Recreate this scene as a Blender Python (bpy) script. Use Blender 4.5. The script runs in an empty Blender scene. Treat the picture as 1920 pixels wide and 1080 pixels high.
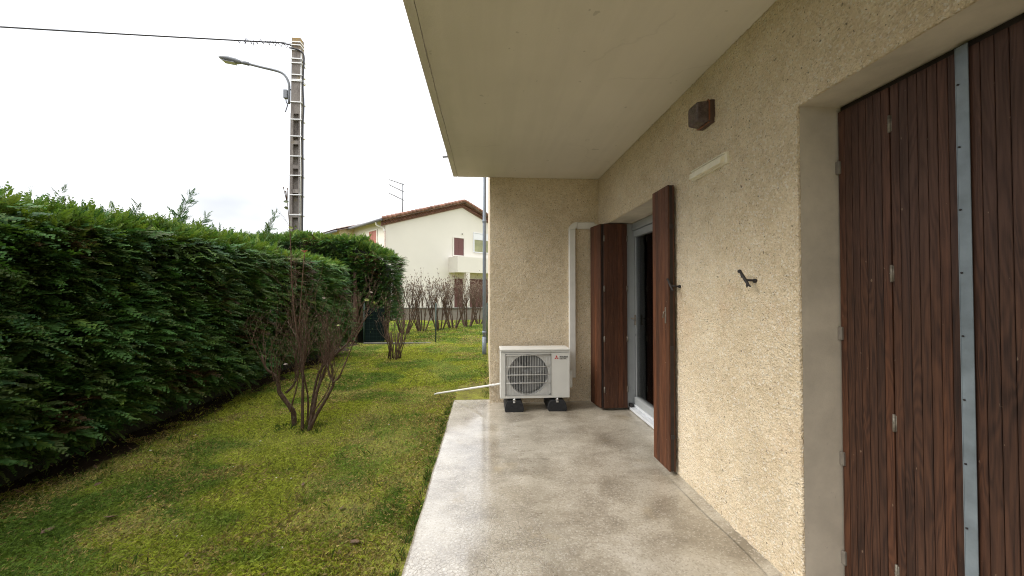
import bpy, bmesh, math, random
import numpy as np
from mathutils import Vector, Matrix

random.seed(7)
rng = np.random.default_rng(7)
D = bpy.data
scn = bpy.context.scene
COL = scn.collection
R = math.radians

# ------------------------------------------------------------------ camera
cam_d = D.cameras.new("camera")
cam = D.objects.new("camera", cam_d)
COL.objects.link(cam)
YAW, PITCH = math.atan(48 / 730), R(1.0)
cam.location = (0, 0, 1.37)
cam.rotation_euler = (R(90) + PITCH, 0, -YAW)
cam_d.sensor_width = 36
cam_d.lens = 730 / 1920 * 36
cam_d.shift_y = -6.6 / 1920
cam_d.clip_start = 0.05
cam_d.clip_end = 1200
scn.camera = cam

# ------------------------------------------------------------------ light
SUN_ELEV, SUN_AZ = R(38), R(-97)          # azimuth clockwise from +Y
world = D.worlds.new("World")
scn.world = world
world.use_nodes = True
wt = world.node_tree
for n in list(wt.nodes):
    wt.nodes.remove(n)
w_out = wt.nodes.new("ShaderNodeOutputWorld")
w_bg = wt.nodes.new("ShaderNodeBackground")
w_sky = wt.nodes.new("ShaderNodeTexSky")
w_sky.sky_type = 'NISHITA'
w_sky.sun_disc = False
w_sky.sun_elevation = SUN_ELEV
w_sky.sun_rotation = SUN_AZ
w_tc = wt.nodes.new("ShaderNodeTexCoord")
w_map = wt.nodes.new("ShaderNodeMapping")
w_map.inputs['Scale'].default_value = (1, 1, 2.2)
w_no = wt.nodes.new("ShaderNodeTexNoise")
w_no.inputs['Scale'].default_value = 2.1
w_no.inputs['Detail'].default_value = 4
w_no.inputs['Roughness'].default_value = 0.5
w_ramp = wt.nodes.new("ShaderNodeValToRGB")
w_ramp.color_ramp.elements[0].position = 0.33
w_ramp.color_ramp.elements[0].color = (0.52, 0.54, 0.575, 1)
w_ramp.color_ramp.elements[1].position = 0.60
w_ramp.color_ramp.elements[1].color = (1.0, 1.0, 1.0, 1)
w_mul = wt.nodes.new("ShaderNodeVectorMath")
w_mul.operation = 'SCALE'
w_mul.inputs['Scale'].default_value = 15.5
w_mix = wt.nodes.new("ShaderNodeMixRGB")
w_mix.inputs['Fac'].default_value = 0.93
L = wt.links.new
L(w_tc.outputs['Generated'], w_map.inputs['Vector'])
L(w_map.outputs['Vector'], w_no.inputs['Vector'])
L(w_no.outputs['Fac'], w_ramp.inputs['Fac'])
# overcast sky: brighter towards the zenith than at the horizon
w_sep = wt.nodes.new("ShaderNodeSeparateXYZ")
w_grad = wt.nodes.new("ShaderNodeMapRange")
w_grad.inputs['From Min'].default_value = 0.0
w_grad.inputs['From Max'].default_value = 1.0
w_grad.inputs['To Min'].default_value = 6.8
w_grad.inputs['To Max'].default_value = 31.0
L(w_tc.outputs['Generated'], w_sep.inputs[0])
w_sq = wt.nodes.new("ShaderNodeMath")
w_sq.operation = 'POWER'
w_sq.use_clamp = True
w_sq.inputs[1].default_value = 1.8
L(w_sep.outputs['Z'], w_sq.inputs[0])
L(w_sq.outputs[0], w_grad.inputs['Value'])
L(w_grad.outputs['Result'], w_mul.inputs['Scale'])
L(w_ramp.outputs['Color'], w_mul.inputs[0])
L(w_sky.outputs['Color'], w_mix.inputs['Color1'])
L(w_mul.outputs['Vector'], w_mix.inputs['Color2'])
L(w_mix.outputs['Color'], w_bg.inputs['Color'])
w_bg.inputs['Strength'].default_value = 0.11
L(w_bg.outputs['Background'], w_out.inputs['Surface'])

sun_d = D.lights.new("sun", 'SUN')
sun_d.energy = 1.5
sun_d.angle = R(30)
sun_d.color = (1.0, 0.95, 0.87)
sun = D.objects.new("sun", sun_d)
COL.objects.link(sun)
sdir = Vector((math.sin(SUN_AZ) * math.cos(SUN_ELEV), math.cos(SUN_AZ) * math.cos(SUN_ELEV), math.sin(SUN_ELEV)))
sun.rotation_euler = sdir.to_track_quat('Z', 'Y').to_euler()
sun.location = sdir * 50

scn.view_settings.view_transform = 'Standard'
scn.view_settings.look = 'None'
scn.view_settings.exposure = 0.78
scn.view_settings.gamma = 1.0
scn.view_settings.use_curve_mapping = False
scn.cycles.filter_width = 1.1
scn.cycles.denoising_prefilter = 'NONE'
scn.cycles.max_bounces = 10
scn.cycles.diffuse_bounces = 6
scn.cycles.transparent_max_bounces = 12


# ------------------------------------------------------------------ helpers
class NT:
    """small wrapper to write node trees"""
    def __init__(self, name):
        self.m = D.materials.new(name)
        self.m.use_nodes = True
        self.t = self.m.node_tree
        self.b = self.t.nodes['Principled BSDF']
        self.out = self.t.nodes['Material Output']

    def n(self, typ, props=None, **ins):
        nd = self.t.nodes.new(typ)
        for k, v in (props or {}).items():
            setattr(nd, k, v)
        for k, v in ins.items():
            k = k.replace('_', ' ')
            self.put(nd.inputs[k], v)
        return nd

    def put(self, sock, v):
        if isinstance(v, bpy.types.NodeSocket):
            self.t.links.new(v, sock)
        elif isinstance(v, (tuple, list)) and len(v) == 3 and sock.type == 'RGBA':
            sock.default_value = (*v, 1)
        else:
            sock.default_value = v

    def bs(self, **k):
        for a, v in k.items():
            self.put(self.b.inputs[a.replace('_', ' ')], v)

    def pos(self):
        return self.n('ShaderNodeNewGeometry').outputs['Position']

    def objc(self):
        return self.n('ShaderNodeTexCoord').outputs['Object']

    def vscale(self, v, s):
        return self.n('ShaderNodeMapping', Vector=v, Scale=s).outputs['Vector']

    def noise(self, v, scale, detail=4, rough=.55, dist=0.0):
        return self.n('ShaderNodeTexNoise', Vector=v, Scale=scale, Detail=detail, Roughness=rough, Distortion=dist).outputs['Fac']

    def voro(self, v, scale, feature='F1', out='Distance', rand=1.0):
        return self.n('ShaderNodeTexVoronoi', {'feature': feature}, Vector=v, Scale=scale, Randomness=rand).outputs[out]

    def ramp(self, f, stops, interp='LINEAR'):
        nd = self.n('ShaderNodeValToRGB', Fac=f)
        cr = nd.color_ramp
        cr.interpolation = interp
        while len(cr.elements) < len(stops):
            cr.elements.new(0.5)
        for e, (p, c) in zip(cr.elements, stops):
            e.position = p
            e.color = (*c, 1) if len(c) == 3 else c
        return nd.outputs['Color']

    def fr(self, f, a, b, lo=0.0, hi=1.0):
        return self.n('ShaderNodeMapRange', Value=f, From_Min=a, From_Max=b, To_Min=lo, To_Max=hi).outputs['Result']

    def mix(self, f, a, b, mode='MIX'):
        nd = self.n('ShaderNodeMixRGB', {'blend_type': mode}, Fac=f)
        self.put(nd.inputs['Color1'], a)
        self.put(nd.inputs['Color2'], b)
        return nd.outputs['Color']

    def math(self, op, a, b=0.0):
        nd = self.n('ShaderNodeMath', {'operation': op})
        self.put(nd.inputs[0], a)
        self.put(nd.inputs[1], b)
        return nd.outputs[0]

    def bump(self, h, dist, strength=1.0, normal=None):
        nd = self.n('ShaderNodeBump', Height=h, Distance=dist, Strength=strength)
        if normal is not None:
            self.put(nd.inputs['Normal'], normal)
        return nd.outputs['Normal']


def plain(name, c, rough=0.6, metal=0.0, var=0.12, scale=18, bump=0.0):
    m = NT(name)
    p = m.objc()
    f = m.noise(p, scale, 5, .6)
    c2 = tuple(x * (1 - var * 1.6) for x in c)
    c3 = tuple(min(1, x * (1 + var)) for x in c)
    m.bs(Base_Color=m.ramp(f, [(.3, c2), (.7, c3)]), Metallic=metal,
         Roughness=m.fr(m.noise(p, scale * .7, 3), .3, .7, max(0, rough - .1), min(1, rough + .1)))
    if bump:
        m.bs(Normal=m.bump(m.noise(p, scale * 4, 4), bump))
    return m.m


WL = {}          # world location of objects (translation only)


def reg(o, w):
    WL[o.name] = Vector(w)
    return o


def empty(name, loc, label, cat, group=None, rotz=0):
    o = D.objects.new(name, None)
    o.empty_display_size = 0.1
    COL.objects.link(o)
    o.location = loc
    o.rotation_euler = (0, 0, rotz)
    o['label'] = label
    o['category'] = cat
    if group:
        o['group'] = group
    return reg(o, loc)


def tag(o, label=None, cat=None, group=None, kind=None):
    for k, v in (('label', label), ('category', cat), ('group', group), ('kind', kind)):
        if v:
            o[k] = v
    return o


class MB:
    def __init__(self):
        self.v, self.f, self.s = [], [], []

    def add(self, vs, fs, smooth=False):
        o = len(self.v)
        self.v.extend([tuple(x) for x in vs])
        self.f.extend([tuple(i + o for i in f) for f in fs])
        self.s.extend([smooth] * len(fs))
        return self

    def box(self, x0, x1, y0, y1, z0, z1, bevel=0.0, M=None, seg=1):
        if bevel <= 0:
            vs = [(x, y, z) for z in (z0, z1) for y in (y0, y1) for x in (x0, x1)]
            fs = [(0, 2, 3, 1), (4, 5, 7, 6), (0, 1, 5, 4), (2, 6, 7, 3), (0, 4, 6, 2), (1, 3, 7, 5)]
        else:
            bm = bmesh.new()
            bmesh.ops.create_cube(bm, size=1)
            for v in bm.verts:
                v.co = Vector(((x0 + x1) / 2 + v.co.x * (x1 - x0), (y0 + y1) / 2 + v.co.y * (y1 - y0), (z0 + z1) / 2 + v.co.z * (z1 - z0)))
            bmesh.ops.bevel(bm, geom=list(bm.edges), offset=bevel, segments=seg, affect='EDGES', profile=0.5)
            bm.verts.index_update()
            vs = [v.co.copy() for v in bm.verts]
            fs = [[v.index for v in f.verts] for f in bm.faces]
            bm.free()
        if M is not None:
            vs = [M @ Vector(v) for v in vs]
        return self.add(vs, fs)

    def tube(self, pts, rad, n=8, cap=True, smooth=True):
        pts = [Vector(p) for p in pts]
        if not isinstance(rad, (list, tuple)):
            rad = [rad] * len(pts)
        vs, fs = [], []
        ref = None
        for i, p in enumerate(pts):
            a = pts[max(0, i - 1)]
            b = pts[min(len(pts) - 1, i + 1)]
            d = (b - a).normalized()
            if ref is None:
                ref = Vector((1, 0, 0)) if abs(d.x) < .8 else Vector((0, 1, 0))
            u = d.cross(ref)
            if u.length < 1e-5:
                u = d.cross(Vector((0, 1, 0.3)))
            u.normalize()
            w = d.cross(u).normalized()
            ref = u.cross(d)
            for k in range(n):
                t = 2 * math.pi * k / n
                vs.append(p + (u * math.cos(t) + w * math.sin(t)) * rad[i])
        m = len(pts)
        for i in range(m - 1):
            for k in range(n):
                k2 = (k + 1) % n
                fs.append((i * n + k, i * n + k2, (i + 1) * n + k2, (i + 1) * n + k))
        if cap:
            fs.append(tuple(range(n - 1, -1, -1)))
            fs.append(tuple((m - 1) * n + k for k in range(n)))
        return self.add(vs, fs, smooth)

    def prism(self, poly, axis, a, b):
        """poly: 2D points; extruded along axis ('x','y','z') from a to b"""
        def P(u, v, t):
            return {'x': (t, u, v), 'y': (u, t, v), 'z': (u, v, t)}[axis]
        n = len(poly)
        vs = [P(u, v, a) for u, v in poly] + [P(u, v, b) for u, v in poly]
        fs = [tuple(range(n)), tuple(range(2 * n - 1, n - 1, -1))]
        fs += [(i, i + n, (i + 1) % n + n, (i + 1) % n) for i in range(n)]
        return self.add(vs, fs)

    def disc(self, c, r, axis, n=20):
        c = Vector(c)
        vs = []
        for k in range(n):
            t = 2 * math.pi * k / n
            u, v = r * math.cos(t), r * math.sin(t)
            vs.append(c + Vector({'x': (0, u, v), 'y': (u, 0, v), 'z': (u, v, 0)}[axis]))
        return self.add(vs, [tuple(range(n))])

    def mesh(self, name, mat, center=None):
        v = np.array(self.v, dtype=float)
        if center is None:
            center = (v.min(0) + v.max(0)) / 2
        v = v - np.array(center)
        me = D.meshes.new(name)
        me.from_pydata(v.tolist(), [], self.f)
        me.polygons.foreach_set('use_smooth', self.s)
        bm = bmesh.new()
        bm.from_mesh(me)
        bmesh.ops.recalc_face_normals(bm, faces=bm.faces)
        bm.to_mesh(me)
        bm.free()
        me.materials.append(mat)
        me.update()
        return me, Vector(center)

    def build(self, name, mat, parent=None, local=False):
        """vertices in world space (or in the parent's own space if local)"""
        me, c = self.mesh(name, mat)
        return place(name, me, c, parent, local)


def place(name, me, c, parent=None, local=False):
    o = D.objects.new(name, me)
    COL.objects.link(o)
    if parent is not None:
        o.parent = parent
        o.location = Vector(c) if local else Vector(c) - WL[parent.name]
        if local:      # rotated thing: keep the chain in its own space
            if parent.name in LOCALS:
                o.location = Vector(c) - LOCALS[parent.name]
            LOCALS[o.name] = Vector(c)
    else:
        o.location = c
    return reg(o, c)


LOCALS = {}


def raw_mesh(name, V, F, mat, colors=None, smooth=False, loc=(0, 0, 0)):
    """V (n,3) array, F (m,k) array with constant k"""
    V = np.asarray(V, dtype=np.float32) - np.asarray(loc, dtype=np.float32)
    F = np.asarray(F, dtype=np.int32)
    me = D.meshes.new(name)
    me.vertices.add(len(V))
    me.vertices.foreach_set('co', V.ravel())
    m, k = F.shape
    me.loops.add(m * k)
    me.loops.foreach_set('vertex_index', F.ravel())
    me.polygons.add(m)
    me.polygons.foreach_set('loop_start', np.arange(0, m * k, k, dtype=np.int32))
    if smooth:
        me.polygons.foreach_set('use_smooth', np.ones(m, dtype=bool))
    me.update(calc_edges=True)
    if colors is not None:
        at = me.color_attributes.new('tint', 'FLOAT_COLOR', 'POINT')
        c = np.ones((len(V), 4), dtype=np.float32)
        c[:, :3] = colors
        at.data.foreach_set('color', c.ravel())
    me.materials.append(mat)
    return me


# value noise ------------------------------------------------------
_lat = np.random.default_rng(3).random((64, 64, 64)).astype(np.float32)


def vnoise(p, s):
    p = np.asarray(p, dtype=np.float64) * s + 1000.0
    i = np.floor(p).astype(int)
    f = p - i
    f = f * f * (3 - 2 * f)
    r = 0
    for dx in (0, 1):
        for dy in (0, 1):
            for dz in (0, 1):
                w = (f[:, 0] if dx else 1 - f[:, 0]) * (f[:, 1] if dy else 1 - f[:, 1]) * (f[:, 2] if dz else 1 - f[:, 2])
                r = r + w * _lat[(i[:, 0] + dx) % 64, (i[:, 1] + dy) % 64, (i[:, 2] + dz) % 64]
    return r


# ------------------------------------------------------------------ materials
def mat_stucco(name, c_lo, c_mid, c_hi):
    m = NT(name)
    p = m.pos()
    big = m.noise(p, 1.1, 4, .6)
    mid = m.noise(p, 9, 4, .6)
    fine = m.noise(p, 95, 3, .7)
    fine2 = m.noise(p, 48, 2, .6)
    grain = m.voro(p, 105)
    f = m.math('ADD', m.math('MULTIPLY', big, .30), m.math('ADD', m.math('MULTIPLY', mid, .22), m.math('ADD', m.math('MULTIPLY', fine, .30), m.math('MULTIPLY', fine2, .18))))
    col = m.ramp(f, [(.38, c_lo), (.50, c_mid), (.61, c_hi)])
    # bare sand grains: darker specks, and grain highlights painted in as lighter specks
    cellc = m.voro(p, 120, 'F1', 'Color')
    cs = m.n('ShaderNodeSeparateColor', Color=cellc).outputs[0]
    col = m.mix(m.math('MULTIPLY', m.fr(cs, .84, .90), .30), col, tuple(x * .45 for x in c_mid))
    col = m.mix(m.math('MULTIPLY', m.fr(cs, .16, .10), .35), col, tuple(min(.8, x * 1.5) for x in c_hi))
    pit_shade = m.fr(m.noise(p, 60, 2, .5), .685, .72)  # shade of pits painted in as dark specks; the bump has no pits
    col = m.mix(m.math('MULTIPLY', pit_shade, .8), col, tuple(x * .2 for x in c_mid))
    # rusty blotches and grey weathering
    blot = m.fr(m.noise(p, 2.3, 3, .5, .6), .60, .75)
    col = m.mix(m.math('MULTIPLY', blot, .30), col, (.60, .40, .25))
    gr = m.fr(m.noise(m.vscale(p, (1, 1, .5)), 3.7, 5, .65), .56, .70)
    col = m.mix(m.math('MULTIPLY', gr, .18), col, (.40, .35, .27))
    h = m.math('ADD', m.math('MULTIPLY', grain, .7), m.math('ADD', m.math('MULTIPLY', fine, .8), m.math('MULTIPLY', fine2, .6)))
    m.bs(Base_Color=col, Roughness=.92, Specular_IOR_Level=.2, Normal=m.bump(h, .0085, 1.0))
    return m.m


M_STUCCO = mat_stucco('roughcast', (.54, .43, .285), (.69, .57, .40), (.79, .68, .515))


def mat_render(name, c, scale=4, dirt=.3, cont=1.0):
    m = NT(name)
    p = m.pos()
    f = m.noise(p, scale, 6, .62)
    c0 = tuple(x * (1 - .20 * cont) for x in c)
    c1 = tuple(x * (1 + .1 * cont) for x in c)
    col = m.ramp(f, [(.32, c0), (.68, c1)])
    sp = m.fr(m.noise(p, 38, 3, .6), .68, .76)
    col = m.mix(m.math('MULTIPLY', sp, dirt), col, tuple(x * .35 for x in c))
    m.bs(Base_Color=col, Roughness=.85, Specular_IOR_Level=.25, Normal=m.bump(m.noise(p, 140, 4, .65), .0015, .6))
    return m.m


M_REVEAL = mat_render('smooth_render', (.60, .535, .44))
M_SOFFIT = mat_render('soffit_paint', (.70, .645, .565), .8, .25, .22)
M_FARWALL = mat_render('cream_render', (.70, .67, .61), .25, .05, .3)
M_FARWALL2 = mat_render('yellow_render', (.62, .53, .34), .25, .0, .3)
M_SIDEWALL = mat_render('pale_render', (.62, .52, .40), 2, .15)


def mat_wood(name, lo, hi, grey=.0, faded=(.13, .062, .046), ring=1.0):
    m = NT(name)
    p = m.pos()
    info = m.n('ShaderNodeObjectInfo').outputs['Random']
    off = m.n('ShaderNodeCombineXYZ', X=m.math('MULTIPLY', info, 13.7), Y=m.math('MULTIPLY', info, 7.1), Z=m.math('MULTIPLY', info, 31.0)).outputs[0]
    q = m.n('ShaderNodeVectorMath', {'operation': 'ADD'})
    m.t.links.new(p, q.inputs[0])
    m.t.links.new(off, q.inputs[1])
    q = q.outputs[0]
    g1 = m.noise(m.vscale(q, (1, 1, .03)), 120, 4, .65, .4)
    # cathedral figure: contour lines of a slow, stretched noise
    slow = m.noise(m.vscale(q, (1, 1, .11)), 11, 2, .5, .5)
    rg = m.math('SINE', m.math('MULTIPLY', slow, 95.0))
    rg = m.math('MULTIPLY', m.math('ADD', rg, 1.0), .5)
    g2 = m.noise(m.vscale(q, (1, 1, .09)), 26, 4, .6, 1.0)
    g = m.math('ADD', m.math('MULTIPLY', g1, .45), m.math('ADD', m.math('MULTIPLY', rg, .12 * ring), m.math('MULTIPLY', g2, .42)))
    col = m.ramp(g, [(.36, lo), (.52, tuple(a * .5 + b * .5 for a, b in zip(lo, hi))), (.70, hi)])
    tone = m.ramp(info, [(0, (.66, .66, .70)), (.5, (1, 1, 1)), (1, (1.30, 1.15, 1.0))])
    col = m.mix(1.0, col, tone, 'MULTIPLY')
    sep = m.n('ShaderNodeSeparateXYZ', Vector=p).outputs['Z']
    zz = m.math('ADD', sep, m.math('MULTIPLY', m.noise(m.vscale(q, (6, 6, .5)), 2.2, 3), .5))
    fade = m.fr(zz, 1.55, 1.95)
    col = m.mix(m.math('MULTIPLY', fade, grey), col, faded)
    # small scuffs and pale specks
    sp = m.fr(m.noise(m.vscale(p, (1, 1, .6)), 55, 2, .5), .735, .76)
    col = m.mix(m.math('MULTIPLY', sp, .45), col, (.30, .22, .16))
    m.bs(Base_Color=col, Roughness=m.fr(g, .3, .7, .70, .46), Specular_IOR_Level=.3,
         Normal=m.bump(m.math('ADD', g1, m.math('MULTIPLY', rg, .3)), .0016, .8))
    return m.m


M_WOOD = mat_wood('dark_stained_wood', (.021, .0090, .0055), (.088, .040, .023), .25, (.12, .060, .045))
M_WOODR = mat_wood('red_stained_wood', (.050, .0175, .0080), (.150, .060, .027), .15, (.17, .075, .055), .5)
M_WOODD = plain('wood_backing', (.02, .011, .008), .7)


def mat_soffit():
    m = NT('painted_soffit')
    p = m.pos()
    col = m.ramp(m.noise(p, .7, 4, .6), [(.3, (.64, .59, .515)), (.7, (.73, .675, .595))])
    roll = m.noise(m.vscale(p, (7, .5, 1)), 1.6, 3, .5)
    col = m.mix(m.math('MULTIPLY', m.fr(roll, .45, .62), .16), col, (.56, .52, .45))
    q = m.n('ShaderNodeVectorMath', {'operation': 'ADD'})
    m.t.links.new(p, q.inputs[0])
    sc = m.n('ShaderNodeVectorMath', {'operation': 'SCALE'}, Scale=.5)
    m.t.links.new(m.n('ShaderNodeTexNoise', Vector=p, Scale=2.4, Detail=5.0).outputs['Color'], sc.inputs[0])
    m.t.links.new(sc.outputs[0], q.inputs[1])
    cr = m.fr(m.voro(q.outputs[0], .55, 'DISTANCE_TO_EDGE'), 0, .006, 1, 0)
    cr = m.math('MULTIPLY', cr, m.fr(m.noise(p, 1.1, 2), .50, .56))
    col = m.mix(m.math('MULTIPLY', cr, .14), col, (.30, .27, .22))
    sp = m.fr(m.noise(p, 17, 2, .5), .735, .76)
    col = m.mix(m.math('MULTIPLY', sp, .4), col, (.30, .27, .21))
    x = m.n('ShaderNodeSeparateXYZ', Vector=p).outputs['X']
    damp = m.math('MULTIPLY', m.fr(m.math('ADD', x, m.math('MULTIPLY', m.noise(p, 5, 4), .22)), -.12, -.28), .35)
    col = m.mix(damp, col, (.46, .44, .36))
    m.bs(Base_Color=col, Roughness=.85, Specular_IOR_Level=.25, Normal=m.bump(m.noise(p, 120, 4, .65), .0015, .6))
    return m.m


M_SOFFIT = mat_soffit()


def mat_patio():
    m = NT('wet_concrete')
    p = m.pos()
    a = m.noise(p, 1.7, 5, .6, .5)
    b = m.noise(m.vscale(p, (.9, 1.25, 1)), 3.3, 7, .68, .35)
    c = m.noise(p, 60, 4, .7)
    f = m.math('ADD', m.math('MULTIPLY', a, .36), m.math('ADD', m.math('MULTIPLY', b, .42), m.math('MULTIPLY', c, .22)))
    col = m.ramp(f, [(.38, (.195, .165, .122)), (.46, (.31, .27, .21)), (.53, (.42, .375, .30)), (.62, (.54, .495, .42))])
    ochre = m.fr(m.noise(p, 2.6, 3, .5, .3), .62, .74)
    col = m.mix(m.math('MULTIPLY', ochre, .35), col, (.42, .31, .14))
    # map cracking in the cement skin, stronger in blotches
    q = m.n('ShaderNodeVectorMath', {'operation': 'ADD'})
    m.t.links.new(p, q.inputs[0])
    nz = m.n('ShaderNodeTexNoise', Vector=p, Scale=14.0, Detail=3.0).outputs['Color']
    sc = m.n('ShaderNodeVectorMath', {'operation': 'SCALE'}, Scale=.045)
    m.t.links.new(nz, sc.inputs[0])
    m.t.links.new(sc.outputs[0], q.inputs[1])
    cr = m.voro(q.outputs[0], 44, 'DISTANCE_TO_EDGE')
    crack = m.fr(cr, .0, .085, 1, 0)
    zone = m.fr(m.math('ADD', m.noise(p, 1.3, 4, .6, .4), m.math('MULTIPLY', m.fr(m.n('ShaderNodeSeparateXYZ', Vector=p).outputs['Y'], 3.2, 1.8), .10)), .50, .62)
    crack = m.math('MULTIPLY', crack, zone)
    crack = m.math('MULTIPLY', crack, m.fr(m.math('ADD', m.n('ShaderNodeSeparateXYZ', Vector=p).outputs['X'], m.math('MULTIPLY', a, .6)), 1.15, .6))
    col = m.mix(m.math('MULTIPLY', crack, .42), col, (.12, .10, .075))
    grit = m.n('ShaderNodeSeparateColor', Color=m.voro(p, 130, 'F1', 'Color')).outputs[0]
    col = m.mix(m.math('MULTIPLY', m.fr(grit, .86, .9), .35), col, (.16, .13, .10))
    col = m.mix(m.math('MULTIPLY', m.fr(grit, .12, .08), .30), col, (.70, .67, .60))
    smudge = m.fr(m.noise(m.vscale(p, (1, 1.5, 1)), 5.5, 7, .78, .8), .60, .67)
    col = m.mix(m.math('MULTIPLY', smudge, .5), col, (.12, .10, .075))
    wet = m.fr(m.noise(p, 1.15, 5, .6, .6), .38, .62)
    x = m.n('ShaderNodeSeparateXYZ', Vector=p).outputs['X']
    wetx = m.fr(m.math('ADD', x, m.math('MULTIPLY', b, .5)), .15, .95, 1, 0)
    wet = m.math('MAXIMUM', wetx, m.math('MULTIPLY', wet, .45))
    col = m.mix(m.math('MULTIPLY', wet, .12), col, (.20, .17, .13))
    rough = m.fr(wet, 0, 1, .40, .085)
    rough = m.math('ADD', rough, m.math('MULTIPLY', c, .06))
    h = m.math('SUBTRACT', m.math('ADD', m.math('MULTIPLY', c, .25), m.math('MULTIPLY', b, .5)), m.math('MULTIPLY', crack, .6))
    m.bs(Base_Color=col, Roughness=rough, IOR=1.6, Specular_IOR_Level=.7, Coat_Weight=m.math('MULTIPLY', wet, .9),
         Coat_Roughness=.09, Coat_IOR=1.6, Normal=m.bump(h, .0022, .8))
    return m.m


M_PATIO = mat_patio()


def mat_ground():
    m = NT('mossy_lawn_soil')
    p = m.pos()
    a = m.noise(p, .9, 5, .6, .4)
    b = m.noise(p, 5.5, 6, .7)
    c = m.noise(p, 45, 5, .75)
    f = m.math('ADD', m.math('MULTIPLY', a, .2), m.math('ADD', m.math('MULTIPLY', b, .35), m.math('MULTIPLY', c, .45)))
    col = m.ramp(f, [(.36, (.060, .046, .024)), (.45, (.12, .11, .03)), (.53, (.20, .205, .034)), (.64, (.29, .30, .05))])
    x = m.n('ShaderNodeSeparateXYZ', Vector=p)
    edge = m.math('ADD', x.outputs['X'], m.math('MULTIPLY', b, .55))
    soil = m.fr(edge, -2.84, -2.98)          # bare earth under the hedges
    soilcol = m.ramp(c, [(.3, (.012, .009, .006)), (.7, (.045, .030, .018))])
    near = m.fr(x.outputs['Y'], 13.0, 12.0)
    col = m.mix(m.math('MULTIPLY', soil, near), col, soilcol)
    m.bs(Base_Color=col, Roughness=.95, Specular_IOR_Level=.15, Normal=m.bump(m.math('ADD', b, c), .02, .7))
    return m.m


M_GROUND = mat_ground()


def mat_leaf(name, rough=.6, trans=.25, spec=.25):
    m = NT(name)
    at = m.n('ShaderNodeAttribute', {'attribute_name': 'tint'}).outputs['Color']
    nz = m.noise(m.pos(), 30, 3)
    col = m.mix(1.0, at, m.ramp(nz, [(.3, (.75, .78, .7)), (.7, (1.2, 1.15, 1.1))]), 'MULTIPLY')
    m.bs(Base_Color=col, Roughness=rough, Specular_IOR_Level=spec)
    tr = m.n('ShaderNodeBsdfTranslucent')
    m.put(tr.inputs['Color'], m.mix(1.0, col, (1.3, 1.35, .7), 'MULTIPLY'))
    mx = m.n('ShaderNodeMixShader', Fac=trans)
    m.t.links.new(m.b.outputs[0], mx.inputs[1])
    m.t.links.new(tr.outputs[0], mx.inputs[2])
    m.t.links.new(mx.outputs[0], m.out.inputs['Surface'])
    return m.m


M_FOL = mat_leaf('cypress_foliage', .65, .22)
M_GRASS = mat_leaf('grass_blades', .7, .3, .2)


def mat_bark(name, lo, hi, s=60):
    m = NT(name)
    p = m.pos()
    f = m.noise(m.vscale(p, (1, 1, .35)), s, 5, .7)
    lich = m.fr(m.noise(p, 25, 3), .6, .7)
    col = m.mix(m.math('MULTIPLY', lich, .5), m.ramp(f, [(.35, lo), (.65, hi)]), (.20, .20, .13))
    m.bs(Base_Color=col, Roughness=.85, Specular_IOR_Level=.2, Normal=m.bump(f, .004, .8))
    return m.m


M_BARK = mat_bark('shrub_bark', (.045, .028, .020), (.13, .085, .06))
M_TWIG = mat_bark('reddish_twig', (.050, .029, .018), (.145, .090, .060), 90)
M_TWIG2 = mat_bark('grey_brown_twig', (.050, .031, .021), (.145, .095, .068), 90)
M_HTRUNK = mat_bark('hedge_trunk', (.03, .018, .012), (.09, .055, .038))
M_BUD = plain('dry_bud', (.17, .12, .085), .8)
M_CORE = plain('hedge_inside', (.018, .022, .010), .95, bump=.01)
M_WHITE = plain('white_enamel', (.66, .65, .61), .38, var=.03, scale=5)
M_WHITE2 = plain('white_pvc', (.68, .66, .62), .45, var=.05, scale=6)
M_CREAM = plain('cream_plastic', (.79, .74, .60), .5, var=.08)
M_GREYPVC = plain('grey_window_frame', (.34, .355, .36), .35, var=.05, scale=4)
M_SILL = plain('white_sill', (.62, .64, .67), .4, var=.08)
M_ZINC = plain('galvanised_steel', (.19, .225, .25), .42, .25, var=.18, scale=9)
M_PIPE = plain('grey_downpipe', (.20, .235, .29), .45, var=.1)
M_DARK = plain('dark_iron', (.035, .03, .03), .6, .3)
M_HINGE = plain('steel_hinge', (.20, .175, .14), .55, .4, var=.25, scale=60)
M_PIVOT = plain('painted_pivot', (.17, .15, .125), .7)
M_RUBBER = plain('black_rubber', (.016, .016, .018), .75, scale=40, bump=.002)
M_FANDARK = plain('dark_fan_chamber', (.055, .055, .055), .7)
M_FANBL = plain('grey_fan_blade', (.16, .16, .155), .5, var=.06)
M_RED = plain('red_print', (.55, .015, .02), .5, var=.02)
M_BLACKP = plain('dark_print', (.035, .033, .032), .5, var=.02)
M_ROOM = plain('room_surface', (.38, .27, .20), .9)
M_TILE = plain('clay_tile', (.27, .135, .095), .85, var=.4, scale=3)
M_TILED = plain('weathered_roof_tile', (.20, .14, .115), .9, var=.4, scale=3)
M_GENO = plain('terracotta_cornice', (.30, .15, .11), .85, var=.3, scale=4)
M_SHUT = plain('far_brown_shutter', (.13, .05, .045), .6)
M_SHUTR = plain('far_red_shutter', (.36, .13, .10), .6)
M_BLIND = plain('white_roller_blind', (.72, .73, .76), .6, var=.03)
M_FARGL = plain('far_curtained_glass', (.28, .28, .15), .15, var=.2, scale=2)
M_GUTTER = plain('grey_gutter', (.16, .16, .18), .5)
M_GREENW = plain('green_wire', (.012, .035, .022), .5)
M_NET = plain('dark_green_netting', (.006, .012, .011), 1.0)
M_NET.node_tree.nodes['Principled BSDF'].inputs['Specular IOR Level'].default_value = .05
M_LOWWALL = mat_render('garden_wall_render', (.22, .195, .17), 1.5)
M_CABLE = plain('black_cable', (.03, .03, .035), .6)
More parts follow.
